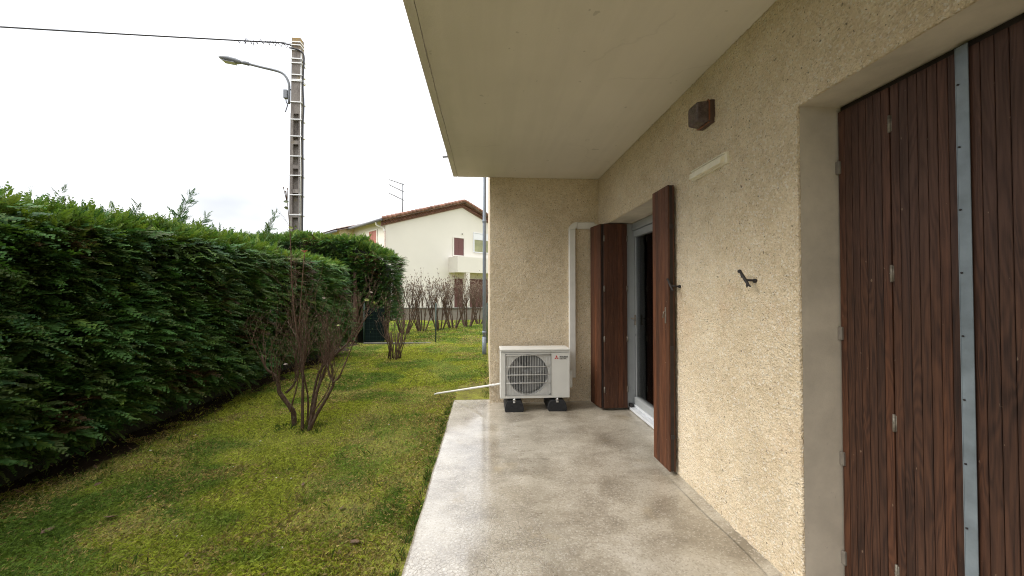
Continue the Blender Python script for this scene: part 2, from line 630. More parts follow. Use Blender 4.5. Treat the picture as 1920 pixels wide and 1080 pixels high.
M_LAMPGREY = plain('lamp_grey', (.20, .21, .225), .5, .1)
M_BAND = plain('steel_band', (.75, .75, .74), .4, .2, var=.05)
M_EDGING = mat_render('concrete_edging', (.13, .125, .11), 6)


def mat_pole():
    m = NT('old_concrete')
    p = m.pos()
    f = m.noise(m.vscale(p, (1, 1, .4)), 4, 6, .7)
    col = m.ramp(f, [(.3, (.10, .085, .075)), (.5, (.19, .168, .15)), (.7, (.28, .255, .225))])
    z = m.n('ShaderNodeSeparateXYZ', Vector=p).outputs['Z']
    lich = m.math('MULTIPLY', m.fr(z, 8.9, 9.6), m.fr(f, .45, .62))
    col = m.mix(lich, col, (.36, .22, .04))
    l2 = m.fr(m.noise(p, 2.0, 4), .62, .7)
    col = m.mix(m.math('MULTIPLY', l2, .5), col, (.26, .20, .08))
    m.bs(Base_Color=col, Roughness=.9, Normal=m.bump(m.noise(p, 40, 4), .01, .6))
    return m.m


M_POLE = mat_pole()


def mat_glass():
    m = NT('window_glass')
    m.bs(Base_Color=(.03, .03, .032), Roughness=.02, IOR=1.5)
    tr = m.n('ShaderNodeBsdfTransparent')
    m.put(tr.inputs['Color'], (.85, .86, .86))
    gl = m.n('ShaderNodeBsdfGlossy', Roughness=.015)
    fr = m.n('ShaderNodeFresnel', IOR=1.6).outputs[0]
    mx = m.n('ShaderNodeMixShader', Fac=fr)
    m.t.links.new(tr.outputs[0], mx.inputs[1])
    m.t.links.new(gl.outputs[0], mx.inputs[2])
    m.t.links.new(mx.outputs[0], m.out.inputs['Surface'])
    return m.m


M_GLASS = mat_glass()


def mat_lampglass():
    m = NT('ribbed_smoked_glass')
    p = m.objc()
    h = m.voro(m.vscale(p, (1, 1, 1)), 75)
    m.bs(Base_Color=m.ramp(m.noise(p, 30, 3), [(.3, (.045, .032, .032)), (.7, (.12, .085, .085))]), Roughness=.22,
         Specular_IOR_Level=.6, Normal=m.bump(h, .003, 1.0))
    return m.m


M_LAMPG = mat_lampglass()

# ------------------------------------------------------------------ setting: ground
LAWN = -0.05


def lawn_z(x, y):
    x = np.asarray(x, dtype=float)
    y = np.asarray(y, dtype=float)
    p = np.stack([x, y, 0 * x], 1)
    bumps = (vnoise(p, .8) - .5) * .05 + (vnoise(p, 3.1) - .5) * .022
    edge = np.clip((-.45 - x) / .6, 0, 1)
    edge = np.where(y > 5.1, np.clip(np.abs(x - 0.04) / .3, .2, 1), edge)
    fade = np.clip((60 - np.hypot(x, y)) / 30, 0, 1)
    return LAWN + bumps * edge * fade


gx = np.concatenate([np.array([-400, -150, -60, -30, -18]), np.arange(-12, -4.5, .3), np.arange(-4.5, 1.5, .06), np.arange(1.5, 6, .5), np.array([10, 20, 40, 150, 400])])
gy = np.concatenate([np.array([-400, -120, -40, -15, -8]), np.arange(-5, 1.2, .3), np.arange(1.2, 8, .06), np.arange(8, 20, .15), np.arange(20, 40, 2), np.array([45, 60, 100, 200, 500, 900])])
GX, GY = np.meshgrid(gx, gy)
V = np.stack([GX.ravel(), GY.ravel(), lawn_z(GX.ravel(), GY.ravel())], 1)
nx, ny = len(gx), len(gy)
I = np.arange(nx * ny).reshape(ny, nx)
F = np.stack([I[:-1, :-1].ravel(), I[:-1, 1:].ravel(), I[1:, 1:].ravel(), I[1:, :-1].ravel()], 1)
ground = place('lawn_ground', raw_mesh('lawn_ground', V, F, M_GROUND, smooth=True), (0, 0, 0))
tag(ground, kind='structure')

# patio slab (a grid so that it can be slightly uneven, with a bevelled lip)
px = np.concatenate([[-.41, -.405], np.linspace(-.39, 1.82, 75)])
py = np.concatenate([np.linspace(-4, 1.0, 40), np.linspace(1.03, 4.955, 130), [4.968, 4.975]])
PX, PY = np.meshgrid(px, py)
xx, yy = PX.ravel(), PY.ravel()
pz = (vnoise(np.stack([xx, yy, xx * 0], 1), 1.6) - .5) * .006
pz = np.where(xx < -.408, -.012, np.where(xx < -.40, -.003, pz))
pz = np.where(yy > 4.974, -.012, pz)
top = np.stack([xx + (xx < -.40) * (vnoise(np.stack([xx * 0, yy, yy * 0], 1), 9) - .5) * .006, yy, pz], 1)
nx, ny = len(px), len(py)
I = np.arange(nx * ny).reshape(ny, nx)
F = [np.stack([I[:-1, :-1].ravel(), I[:-1, 1:].ravel(), I[1:, 1:].ravel(), I[1:, :-1].ravel()], 1)]
lo = top.copy()
lo[:, 2] = -.2
n0 = nx * ny
left, far = I[:, 0], I[-1, :]
F.append(np.stack([left[:-1], left[1:], left[1:] + n0, left[:-1] + n0], 1))
F.append(np.stack([far[:-1], far[1:], far[1:] + n0, far[:-1] + n0], 1))
patio = place('patio', raw_mesh('patio', np.concatenate([top, lo]), np.concatenate(F), M_PATIO, smooth=False), (0, 0, 0))
patio.data.polygons.foreach_set('use_smooth', np.arange(len(patio.data.polygons)) < (nx - 1) * (ny - 1))
tag(patio, kind='structure')

# mortar fillet where the patio meets the wall
def fillet(y0, y1):
    n = int((y1 - y0) / .05)
    ys = np.linspace(y0, y1, n + 1)
    vs, fs = [], []
    for i, y in enumerate(ys):
        w = .035 + .03 * vnoise(np.array([[y, 3.3, 0]]), 2.5)[0]
        for k in range(5):
            t = k / 4
            vs.append((1.45 - w * 1.6 * (1 - t) ** 1.0 - .03 * (1 - t), y, .0035 + (w * .8) * t ** 1.7))
    for i in range(n):
        for k in range(4):
            a = i * 5 + k
            fs.append((a, a + 1, a + 6, a + 5))
    mb = MB()
    mb.add(vs, fs, True)
    return mb


for (a, b) in ((-4, .70), (1.68, 3.08), (4.52, 4.82)):
    tag(fillet(a, b).build('patio_fillet', M_PATIO), kind='structure')

# ------------------------------------------------------------------ the house
XW = 1.42
house = empty('apartment_house', (1.42, 3, 0), 'beige roughcast house whose overhanging slab shelters the concrete patio', 'house')


DY0, DY1, DZ = 3.08, 4.50, 2.165       # french door opening
GY0, GY1, GZ = 0.70, 1.67, 2.212       # shuttered opening near the camera


def seg(bounds, steps):
    out = []
    for (a_, b_), st_ in zip(zip(bounds[:-1], bounds[1:]), steps):
        n_ = max(1, int(round((b_ - a_) / st_)))
        out.append(np.linspace(a_, b_, n_ + 1)[:-1])
    return np.concatenate(out + [[bounds[-1]]])


def stucco_grid(axis, c, us, vs_, amp, sgn, holes=()):
    nu, nv = len(us), len(vs_)
    U, Vv = np.meshgrid(us, vs_)
    u, v = U.ravel(), Vv.ravel()
    P = np.stack([u, v, np.full_like(u, 5.0 + c)], 1)
    d = (vnoise(P, 44) - .5) * .8 + (vnoise(P, 79) - .5) * 1.3 + (vnoise(P, 2.0) - .5) * .5
    w = c + sgn * amp * np.maximum(d + 1.15, .05)
    pts = np.stack([w, u, v], 1) if axis == 'x' else np.stack([u, w, v], 1)
    I = np.arange(nu * nv).reshape(nv, nu)
    F = np.stack([I[:-1, :-1].ravel(), I[:-1, 1:].ravel(), I[1:, 1:].ravel(), I[1:, :-1].ravel()], 1)
    cu = u[F].mean(1)
    cv = v[F].mean(1)
    keep = np.ones(len(F), bool)
    for (a0, a1, b0, b1) in holes:
        keep &= ~((cu > a0) & (cu < a1) & (cv > b0) & (cv < b1))
    F = F[keep]
    E_ = np.concatenate([F[:, [0, 1]], F[:, [1, 2]], F[:, [2, 3]], F[:, [3, 0]]])
    key = np.sort(E_, 1)
    key = key[:, 0].astype(np.int64) * (nu * nv) + key[:, 1]
    uq, inv, cnt = np.unique(key, return_inverse=True, return_counts=True)
    B = E_[cnt[inv] == 1]
    back = pts.copy()
    back[:, 0 if axis == 'x' else 1] = c - sgn * .0025
    n0 = nu * nv
    SK = np.stack([B[:, 1], B[:, 0], B[:, 0] + n0, B[:, 1] + n0], 1)
    return np.concatenate([pts, back]), np.concatenate([F, SK])


S = .0105
sheets = [stucco_grid('x', XW, seg([-4, GY0, GY1, DY0, DY1, 4.83], [.05, S, S, S, S]), seg([0, DZ, GZ, 2.79], [S, S, S]), .0075, -1,
                      ((GY0, GY1, -1, GZ), (DY0, DY1, -1, DZ))),
          stucco_grid('y', 4.83, seg([.04, XW], [.0125]), seg([-.12, 2.79], [.0125]), .0045, -1)]
Vs, Fs, o = [], [], 0
for v, f in sheets:
    Vs.append(v)
    Fs.append(f + o)
    o += len(v)
wall = place('rough_wall', raw_mesh('rough_wall', np.concatenate(Vs), np.concatenate(Fs), M_STUCCO, smooth=True, loc=(1.42, 3, 1.4)), (1.42, 3, 1.4), house)

# smooth side wall of the projecting part of the house, and solid masonry behind
mb = MB()
mb.box(.045, .30, 4.86, 10.5, -.3, 5.6)
mb.box(.30, 9, 4.86, 5.1, 2.79, 5.6)
mb.box(.30, 1.40, 4.86, 5.1, -.3, 2.79)
mb.box(.30, 9, 10.2, 10.5, -.3, 5.6)
mb.build('side_wall', M_SIDEWALL, house)
mb = MB()
mb.box(1.45, 1.9, -4, GY0 - .03, -.3, 5.6)
mb.box(1.45, 1.9, GY1 + .03, DY0 - .03, -.3, 2.79)
mb.box(1.45, 1.9, DY1 + .03, 4.86, -.3, 2.79)
mb.box(1.45, 1.9, GY0 - .03, GY1 + .03, GZ + .03, 2.79)
mb.box(1.45, 1.9, DY0 - .03, DY1 + .03, DZ + .03, 2.79)
mb.box(1.45, 1.9, GY0 - .03, 4.86, 2.79, 5.6)
mb.build('masonry', M_SIDEWALL, house)
# reveals of the two openings
for (a, b, z) in ((GY0, GY1, GZ), (DY0, DY1, DZ)):
    mb = MB()
    x1 = 1.90
    mb.box(XW + .003, x1, b, b + .03, -.05, z + .03)
    mb.box(XW + .003, x1, a - .03, a, -.05, z + .03)
    mb.box(XW + .003, x1, a, b, z, z + .03)
    tag(mb.build('reveal', M_REVEAL, house), 'smooth render lining of the ' + ('near shuttered opening' if a == GY0 else 'french door opening'))

slab = MB().box(-.41, 1.45, -4, 4.845, 2.80, 2.99).build('balcony_slab', M_SOFFIT, house)
MB().box(-.352, 1.44, -4, 4.835, 2.788, 2.7995).build('soffit', M_SOFFIT, slab)
# edge strip with a slightly wandering drip joint
ys = np.linspace(-4, 4.835, 240)
w = -.3575 + (vnoise(np.stack([ys, ys * 0, ys * 0], 1), 3.0) - .5) * .012
vs, fs = [], []
for y, x in zip(ys, w):
    vs += [(-.409, y, 2.788), (x, y, 2.788), (x, y, 2.7995), (-.409, y, 2.7995)]
for i in range(len(ys) - 1):
    a = i * 4
    for k in range(4):
        fs.append((a + k, a + (k + 1) % 4, a + 4 + (k + 1) % 4, a + 4 + k))
n = len(vs)
fs += [(0, 1, 2, 3), (n - 4, n - 3, n - 2, n - 1)]
MB().add(vs, fs).build('drip_edge', M_SOFFIT, slab)
MB().tube([(-.478, 4.25, 2.832), (-.40, 4.25, 2.838)], .012, 10).build('drain_spout', M_GUTTER, slab)
# roof above
mb = MB()
mb.prism([(-.5, 5.6), (9.4, 5.6), (4.5, 7.1)], 'y', -4.4, 10.9)
mb.build('roof', M_TILED, house)
# dark room behind the french door (closed box, open to the door)
mb = MB()
mb.box(1.9, 5.0, 2.2, 2.25, 0, 2.6)
mb.box(1.9, 5.0, 4.80, 4.85, 0, 2.6)
mb.box(5.0, 5.05, 2.2, 4.85, 0, 2.6)
mb.box(1.76, 5.0, 2.2, 4.85, -.05, .02)
mb.box(1.9, 5.0, 2.2, 4.85, 2.6, 2.65)
mb.build('room', M_ROOM, house)
# room behind shutters near the camera is closed off
MB().box(1.72, 1.75, GY0 - .02, GY1 + .02, -.05, GZ).build('blind_panel', M_WOODD, house)

# downpipe on the far side
dp = MB()
dp.tube([(-.045, 8.77, .0), (-.045, 8.77, 5.5)], .04, 14).build('downpipe', M_PIPE, house)
dpo = D.objects['downpipe']
for z in (.45, 2.95):
    MB().tube([(-.045, 8.77, z - .03), (-.045, 8.77, z + .03)], .049, 14).build('pipe_collar', M_PIPE, dpo)
MB().box(-.02, .05, 8.755, 8.785, 1.32, 1.36).build('pipe_bracket', M_HINGE, dpo)
MB().tube([(-.045, 8.77, -.1), (-.045, 8.77, .35)], .048, 14).build('pipe_shoe', M_PIPE, dpo)

# --- french door
XD = 1.70
door = MB()
for (y0, y1) in ((4.462, 4.498), (DY0 + .002, DY0 + .08)):
    door.box(XD, XD + .075, y0, y1, .02, DZ - .002, .006)
door.box(XD, XD + .075, DY0 + .08, 4.462, DZ - .085, DZ - .002, .006)
door = door.build('french_door', M_GREYPVC, house)
MB().box(1.628, 1.735, 4.452, 4.4615, .02, DZ - .004, .004).build('jamb_cover', M_GREYPVC, door)
MB().box(XD - .05, XD + .075, DY0 + .003, 4.418, .006, .034, .004).build('threshold', M_SILL, door)
MB().box(XD + .005, XD + .075, DY0 + .081, 4.418, .036, .066, .004).build('bottom_rail', M_SILL, door)
for (y0, y1, hin) in ((3.755, 4.460, 1), (DY0 + .085, 3.745, 0)):
    leaf = MB()
    for (a, b) in ((y0, y0 + .06), (y1 - .028, y1)):
        leaf.box(XD + .036, XD + .065, a, b, .068, DZ - .09, .004)
    leaf.box(XD + .012, XD + .065, y0 + .06, y1 - .028, .068, .15, .006)
    leaf.box(XD + .012, XD + .065, y0 + .06, y1 - .028, DZ - .165, DZ - .09, .006)
    leaf.build('sash', M_GREYPVC, door)
    MB().box(XD + .045, XD + .053, y0 + .055, y1 - .024, .145, DZ - .16).build('pane', M_GLASS, door)
hb = MB()
hb.box(XD + .002, XD + .012, 4.36, 4.40, .98, 1.10, .003)
hb.box(XD - .03, XD + .004, 4.372, 4.388, 1.05, 1.066, .003)
hb.box(XD - .04, XD - .028, 4.28, 4.388, 1.05, 1.066, .003)
hb.build('door_handle', M_HINGE, door)
MB().box(XD - .045, XD - .01, 4.40, 4.455, .034, .075, .004).build('sill_stop', M_DARK, door)


# --- folding shutters: board with a row of slats
def panel(name, p0, p1, z0, z1, nslat, mat, thick=.024, hinges=(), both=False, groove=.0022, label=None, hinge_mat=None):
    """vertical panel from p0 to p1 (xy). Slats proud on the side left of p0->p1 direction"""
    p0, p1 = Vector((*p0, 0)), Vector((*p1, 0))
    d = (p1 - p0)
    L_ = d.length
    d.normalize()
    nrm = Vector((-d.y, d.x, 0))
    Mx = Matrix.Translation(p0) @ Matrix(((d.x, nrm.x, 0, 0), (d.y, nrm.y, 0, 0), (0, 0, 1, 0), (0, 0, 0, 1)))
    back = MB()
    back.box(0.001, L_ - .001, -thick * .5, thick * .5, z0 + .002, z1 - .002, 0, Mx)
    po = back.build(name, M_WOODD, house)
    if label:
        po['label'] = label
    w = L_ / nslat
    me = None
    for side in ((1, -1) if both else (1,)):
        me = None
        for i in range(nslat):
            c = Mx @ Vector(((i + .5) * w, side * thick * .72, (z0 + z1) / 2))
            if me is None:
                s = MB()
                s.box(-w / 2 + groove / 2, w / 2 - groove / 2, -.0062, .0062, -(z1 - z0) / 2, (z1 - z0) / 2, .0013)
                me, _ = s.mesh('slat', mat, (0, 0, 0))
            so = place('slat', me, c, po)
            so.rotation_euler = (0, 0, math.atan2(d.y, d.x))
    for (t, z, h) in hinges:
        c = Mx @ Vector((t * L_, thick * .72 + .0075, z))
        hb = MB()
        hb.tube([(c.x, c.y, z - h / 2), (c.x, c.y, z + h / 2)], .0052, 8)
        for k in (-1, 1):
            q = Mx @ Vector((t * L_ + k * .0065, thick * .72 + .0055, z))
            hb.tube([(q.x, q.y, z - h * .45), (q.x, q.y, z + h * .45)], .0022, 6)
        hb.tube([(c.x, c.y, z - .0012), (c.x, c.y, z + .0012)], .0068, 8)
        hb.build('hinge', hinge_mat or M_HINGE, po)
    return po


# near opening, shut: two panels, galvanised cover strip, two panels (slats face -x)
XS = 1.622
zt = GZ - .028
panel('folding_shutter', (XS, 1.437), (XS, 1.662), .02, zt, 7, M_WOOD, hinges=())
panel('folding_shutter', (XS, 1.207), (XS, 1.433), .02, zt, 7, M_WOOD,
      hinges=[(1.008, 2.035, .068), (1.008, 1.44, .068), (1.008, .853, .068), (1.008, .27, .068)])
panel('folding_shutter', (XS + .004, .94), (XS + .004, 1.188), .02, zt, 7, M_WOOD)
panel('folding_shutter', (XS + .004, .704), (XS + .004, .936), .02, zt, 7, M_WOOD,
      hinges=[(1.008, 2.035, .068), (1.008, 1.44, .068), (1.008, .853, .068), (1.008, .27, .068)])
st = MB()
st.box(XS - .030, XS - .026, 1.176, 1.2095, .012, zt + .012, .001)
st.box(XS - .030, XS - .005, 1.2095, 1.212, .012, zt + .012)
st.build('cover_strip', M_ZINC, house)
so = D.objects['cover_strip']
for i, z in enumerate(np.arange(.16, 2.15, .212)):
    MB().tube([(XS - .0335, 1.203, z), (XS - .029, 1.203, z)], .0032, 8).build('screw', M_DARK, so)
# dark strip standing for the shaded gap above shutters, and pivots on the jamb
MB().box(XS - .005, XS + .02, GY0 + .004, GY1 - .004, zt + .004, GZ - .002).build('gap_shade_strip', M_WOODD, house)
for z in (1.93, 1.18, .62, .18):
    MB().box(XS - .034, XS - .014, GY1 - .022, GY1 - .001, z - .03, z + .03, .003).build('pivot_plate', M_PIVOT, house)

# french door, far side, folded open: one panel along the reveal and one back towards the end wall
panel('folding_shutter', (1.628, 4.440), (1.352, 4.425), .028, 2.152, 5, M_WOODR, both=True, groove=.0016,
      hinges=[(1.0, z, .07) for z in (1.98, 1.40, .82, .24)] + [(.0, z, .07) for z in (1.98, 1.40, .82, .24)])
panel('folding_shutter', (1.338, 4.425), (1.295, 4.700), .028, 2.152, 5, M_WOODR, both=True, groove=.0016)
# near side
panel('folding_shutter', (1.366, 2.795), (1.366, 3.066), .045, 2.160, 5, M_WOODR, both=True, groove=.0016)
D.objects['folding_shutter.006']['label'] = 'shutter panel folded flat against the wall, with a bare scratch'
panel('folding_shutter', (1.386, 3.088), (1.64, 3.096), .045, 2.152, 5, M_WOODR, both=True, groove=.0016)
lt = MB()
lt.box(1.335, 1.347, 2.832, 2.846, 1.13, 1.25, .003)
lt.tube([(1.347, 2.84, 1.22), (1.325, 2.84, 1.215), (1.322, 2.842, 1.17)], .005, 6)
lt.build('shutter_latch', M_HINGE, D.objects['folding_shutter.006'])
for z in (1.85, .95, .30):
    MB().box(1.352, 1.38, 2.787, 2.7925, z - .015, z + .015, .001).build('edge_plate', M_DARK, D.objects['folding_shutter.006'])


# --- shutter dogs (iron holdbacks) on the wall
def shutter_dog(x, y, z, label):
    t = empty('shutter_dog', (XW, y, z), label, 'shutter holdback', 'iron shutter holdbacks on the wall')
    MB().tube([(XW + .02, y, z), (x - .02, y, z + .004)], .006, 8).build('stem', M_DARK, t)
    b = MB()
    b.tube([(x - .018, y + .045, z + .050), (x - .020, y + .030, z + .038), (x - .020, y, z + .003), (x - .018, y - .024, z - .026), (x - .016, y - .034, z - .030)],
           [.0075, .007, .0085, .0055, .0035], 8)
    b.tube([(x - .021, y + .046, z + .051), (x - .016, y + .05, z + .055)], [.011, .009], 8)
    b.tube([(x - .02, y + .032, z + .035), (x - .018, y + .034, z + .018)], [.006, .003], 6)
    b.tube([(x - .02, y - .012, z - .012), (x - .018, y - .008, z - .035)], [.006, .003], 6)
    b.build('latch_arm', M_DARK, t)
    MB().tube([(XW - .004, y, z), (XW - .020, y, z)], .011, 10).build('rosette', M_DARK, t)


shutter_dog(XW - .045, 1.955, 1.425, 'rusty iron holdback alone on the roughcast beside the smooth jamb')
shutter_dog(XW - .06, 2.755, 1.405, 'dark iron holdback gripping the edge of the open brown shutter')

# --- bulkhead wall light
t = empty('wall_light', (XW, 2.378, 2.492), 'square bulkhead light with smoked ribbed glass under the overhang', 'wall light')
b = MB()
b.box(XW - .040, XW + .012, 2.305, 2.451, 2.418, 2.566, .014, None, 2)
b.build('base_plate', plain('brown_lamp_base', (.075, .042, .032), .5), t)
b = MB()
# tapered glass body
def ring(x, hy, hz, r=.03, n=4):
    pts = []
    for (sy, sz, a0) in ((1, 1, 0), (-1, 1, 90), (-1, -1, 180), (1, -1, 270)):
        for k in range(n + 1):
            a = R(a0 + 90 * k / n)
            pts.append((x, 2.378 + sy * (hy - r) + r * math.cos(a), 2.492 + sz * (hz - r) + r * math.sin(a)))
    return pts
rs = [ring(XW - .039, .068, .068, .02), ring(XW - .085, .064, .064, .02), ring(XW - .108, .060, .060, .018), ring(XW - .114, .050, .050, .015)]
m_ = len(rs[0])
vs = [p for r_ in rs for p in r_]
fs = [(i * m_ + k, i * m_ + (k + 1) % m_, (i + 1) * m_ + (k + 1) % m_, (i + 1) * m_ + k) for i in range(3) for k in range(m_)]
fs.append(tuple(3 * m_ + k for k in range(m_)))
b.add(vs, fs, False)
b.build('glass_cover', M_LAMPG, t)
b = MB()
for s in (-1, 1):
    b.box(XW - .046, XW - .039, 2.378 + s * .070 - .003, 2.378 + s * .070 + .003, 2.43, 2.555)
    b.box(XW - .046, XW - .039, 2.315, 2.441, 2.492 + s * .070 - .003, 2.492 + s * .070 + .003)
b.build('copper_rim', plain('copper_rim', (.30, .12, .06), .4, .6), t)

# --- cream air inlet strip
t = empty('air_inlet_cover', (XW, 2.395, 2.16), 'cream plastic air inlet strip under the bulkhead light', 'vent cover')
b = MB()
b.box(XW - .028, XW + .012, 2.165, 2.55, 2.118, 2.186, .003)
b.build('back_plate', M_CREAM, t)
b = MB()
b.prism([(XW - .028, 2.166), (XW - .050, 2.158), (XW - .054, 2.124), (XW - .028, 2.124)], 'y', 2.185, 2.535)
b.build('hood', M_CREAM, t)
MB().box(XW - .036, XW - .026, 2.17, 2.545, 2.176, 2.184, .001).build('lip', M_CREAM, t)

# --- white refrigerant trunking on the end wall
t = empty('cable_trunking', (1.07, 4.83, 0), 'white plastic trunking rising from the air conditioner and turning into the corner', 'trunking')
MB().box(1.028, 1.108, 4.775, 4.842, .30, 2.145, .006).build('upright_cover', M_WHITE2, t)
b = MB()
pts = []
cx_, cz_, ri, ro = 1.128, 2.146, .02, .10
for k in range(9):
    a = R(180 - 90 * k / 8)
    pts.append((cx_ + ro * math.cos(a), cz_ + ro * math.sin(a) * .86))
for k in range(9):
    a = R(90 + 90 * k / 8)
    pts.append((cx_ + ri * math.cos(a), cz_ + ri * math.sin(a)))
b.prism(pts, 'y', 4.771, 4.842)
b.build('elbow', M_WHITE2, t)
MB().box(1.129, 1.352, 4.775, 4.842, 2.150, 2.232, .006).build('level_cover', M_WHITE2, t)
b = MB()
b.tube([(1.352, 4.79, 2.20), (1.372, 4.78, 2.205), (1.385, 4.76, 2.185), (1.40, 4.755, 2.18)], .012, 8)
b.tube([(1.352, 4.80, 2.17), (1.38, 4.79, 2.165), (1.40, 4.785, 2.16)], .015, 8)
b.build('pipe_end', M_CREAM, t)

# ------------------------------------------------------------------ air conditioner outdoor unit
AX0, AX1, AY0, AY1, AZ0, AZ1 = .160, .960, 4.450, 4.730, .147, .690
ac = empty('air_conditioner', (.56, 4.59, 0), 'white air conditioner outdoor unit with round fan on black rubber feet', 'air conditioner')
gx0, gx1, gz0, gz1 = .216, .742, .182, .652
b = MB()                      # cabinet with a recessed fan bay
b.box(AX0, gx0, AY0, AY0 + .02, AZ0, AZ1 - .004, .004)
b.box(gx1, AX1, AY0, AY0 + .02, AZ0, AZ1 - .004, .004)
b.box(gx0, gx1, AY0, AY0 + .02, gz1, AZ1 - .004, .003)
b.box(gx0, gx1, AY0, AY0 + .02, AZ0, gz0, .003)
b.box(AX0 + .001, AX0 + .012, AY0 + .02, AY1, AZ0, AZ1 - .004)
b.box(AX1 - .012, AX1 - .001, AY0 + .02, AY1, AZ0, AZ1 - .004)
b.box(AX0 + .012, AX1 - .012, AY1 - .02, AY1, AZ0, AZ1 - .004)
b.box(AX0 + .012, AX1 - .012, AY0 + .02, AY1 - .02, AZ0, AZ0 + .012)
b.build('cabinet', M_WHITE, ac)
MB().box(AX0 - .006, AX1 + .006, AY0 - .006, AY1 + .004, AZ1 - .003, AZ1 + .018, .007, None, 2).build('lid', M_WHITE, ac)
MB().box(AX0 + .003, AX1 - .003, AY0 - .003, AY0 + .001, AZ1 - .022, AZ1 - .0185).build('lid_seam', M_FANDARK, ac)
# bay plate with round hole
fcx, fcz, fr_ = .480, .414, .232
bm = bmesh.new()
N = 64
inner, outer = [], []
for k in range(N):
    a = 2 * math.pi * k / N
    ca, sa = math.cos(a), math.sin(a)
    inner.append(bm.verts.new((fcx + fr_ * ca, AY0 + .014, fcz + fr_ * sa)))
    tx = ((gx1 - fcx) if ca > 0 else (fcx - gx0)) / max(abs(ca), 1e-6)
    tz = ((gz1 - fcz) if sa > 0 else (fcz - gz0)) / max(abs(sa), 1e-6)
    tt = min(tx, tz)
    outer.append(bm.verts.new((fcx + tt * ca, AY0 + .014, fcz + tt * sa)))
back_ring = [bm.verts.new((v.co.x, AY0 + .09, v.co.z)) for v in inner]
for k in range(N):
    j = (k + 1) % N
    bm.faces.new((inner[k], inner[j], outer[j], outer[k]))
    bm.faces.new((inner[k], back_ring[k], back_ring[j], inner[j]))
vs = [v.co.copy() for v in bm.verts]
bm.verts.index_update()
fs = [[v.index for v in f.verts] for f in bm.faces]
bm.free()
MB().add(vs, fs).build('fan_shroud', plain('shroud_white', (.60, .59, .56), .5, var=.03), ac)
fan = MB().tube([(fcx, AY0 + .055, fcz), (fcx, AY0 + .12, fcz)], .055, 24).build('fan', M_FANBL, ac)
for k in range(3):
    a0 = R(35 + 120 * k)
    vs, fs = [], []
    for i in range(7):
        for j in range(5):
            rr = .05 + (.215 - .05) * j / 4
            a = a0 + (i / 6 - .5) * (1.35 - .25 * j / 4) + .18 * j / 4
            vs.append((fcx + rr * math.cos(a), AY0 + .07 + .055 * i / 6, fcz + rr * math.sin(a)))
    for i in range(6):
        for j in range(4):
            q = i * 5 + j
            fs.append((q, q + 1, q + 6, q + 5))
    MB().add(vs, fs, True).build('blade', M_FANBL, fan)
# coil fins behind the fan: pale grey upright bars
b = MB()
for i in range(27):
    x = fcx - .235 + i * .0181
    b.box(x, x + .006, AY0 + .150, AY0 + .20, gz0, gz1)
tag(b.build('coil_fins', plain('coil_grey', (.33, .335, .33), .5, .2), ac), kind='stuff')
MB().box(gx0, gx1, AY0 + .201, AY0 + .206, gz0, gz1).build('chamber_back', M_FANDARK, ac)
# wire guard
g = MB()
for i in range(28):
    x = gx0 + .012 + i * (gx1 - gx0 - .024) / 27
    g.tube([(x, AY0 + .006, gz0 + .008), (x, AY0 + .000, fcz), (x, AY0 + .006, gz1 - .008)], .0021, 4, False)
guard = g.build('fan_guard', plain('guard_wire', (.60, .60, .58), .4, .1), ac)
guard['kind'] = 'stuff'
for z in (.322, .414, .506, .640):
    MB().tube([(gx0 + .006, AY0 + .001, z), (fcx, AY0 - .005, z), (gx1 - .006, AY0 + .001, z)], .0038, 6).build('guard_rib', M_WHITE2, ac)
b = MB()
for (a, c_, d_, e) in ((gx0, gx1, gz1 - .003, gz1 + .003), (gx0, gx1, gz0 - .003, gz0 + .003)):
    b.box(a, c_, AY0 - .003, AY0 + .001, d_, e)
for x in (gx0, gx1):
    b.box(x - .003, x + .003, AY0 - .0035, AY0 + .001, gz0 - .003, gz1 + .003)
b.build('bay_frame', plain('frame_grey', (.36, .36, .35), .5), ac)
# valve cover and side handle
b = MB()
b.box(AX1 + .001, AX1 + .055, AY0 + .10, AY0 + .245, .235, .440, .012, None, 2)
b.build('valve_cover', M_WHITE, ac)
# logo: three red lozenges and two lines of lettering
def lozenge(c, ang, L_, W_):
    u = Vector((math.cos(ang), 0, math.sin(ang)))
    v = Vector((-math.sin(ang), 0, math.cos(ang)))
    c = Vector(c)
    e = [c, c + u * L_ / 2 + v * W_ / 2, c + u * L_, c + u * L_ / 2 - v * W_ / 2]
    return [p + Vector((0, dy, 0)) for dy in (0, -.002) for p in e]
b = MB()
for a in (90, 210, 330):
    e = lozenge((.806, AY0 + .0005, .607), R(a), .0275, .0165)
    b.add(e, [(0, 1, 2, 3), (7, 6, 5, 4), (0, 4, 5, 1), (1, 5, 6, 2), (2, 6, 7, 3), (3, 7, 4, 0)])
b.build('emblem', M_RED, ac)


def text_mesh(name, body, size, loc, mat, parent, bold=0.0, sx=1.0):
    cu = D.curves.new(name, 'FONT')
    cu.body = body
    cu.size = size
    cu.extrude = .0006
    cu.offset = bold
    to = D.objects.new(name + '_tmp', cu)
    COL.objects.link(to)
    dg = bpy.context.evaluated_depsgraph_get()
    me = D.meshes.new_from_object(to.evaluated_get(dg))
    D.objects.remove(to)
    D.curves.remove(cu)
    v = np.zeros(len(me.vertices) * 3, dtype=np.float32)
    me.vertices.foreach_get('co', v)
    v = v.reshape(-1, 3)
    v = np.stack([v[:, 0] * sx, -v[:, 2], v[:, 1]], 1)
    me.vertices.foreach_set('co', v.ravel().astype(np.float32))
    me.materials.clear()
    me.materials.append(mat)
    me.update()
    return place(name, me, loc, parent)


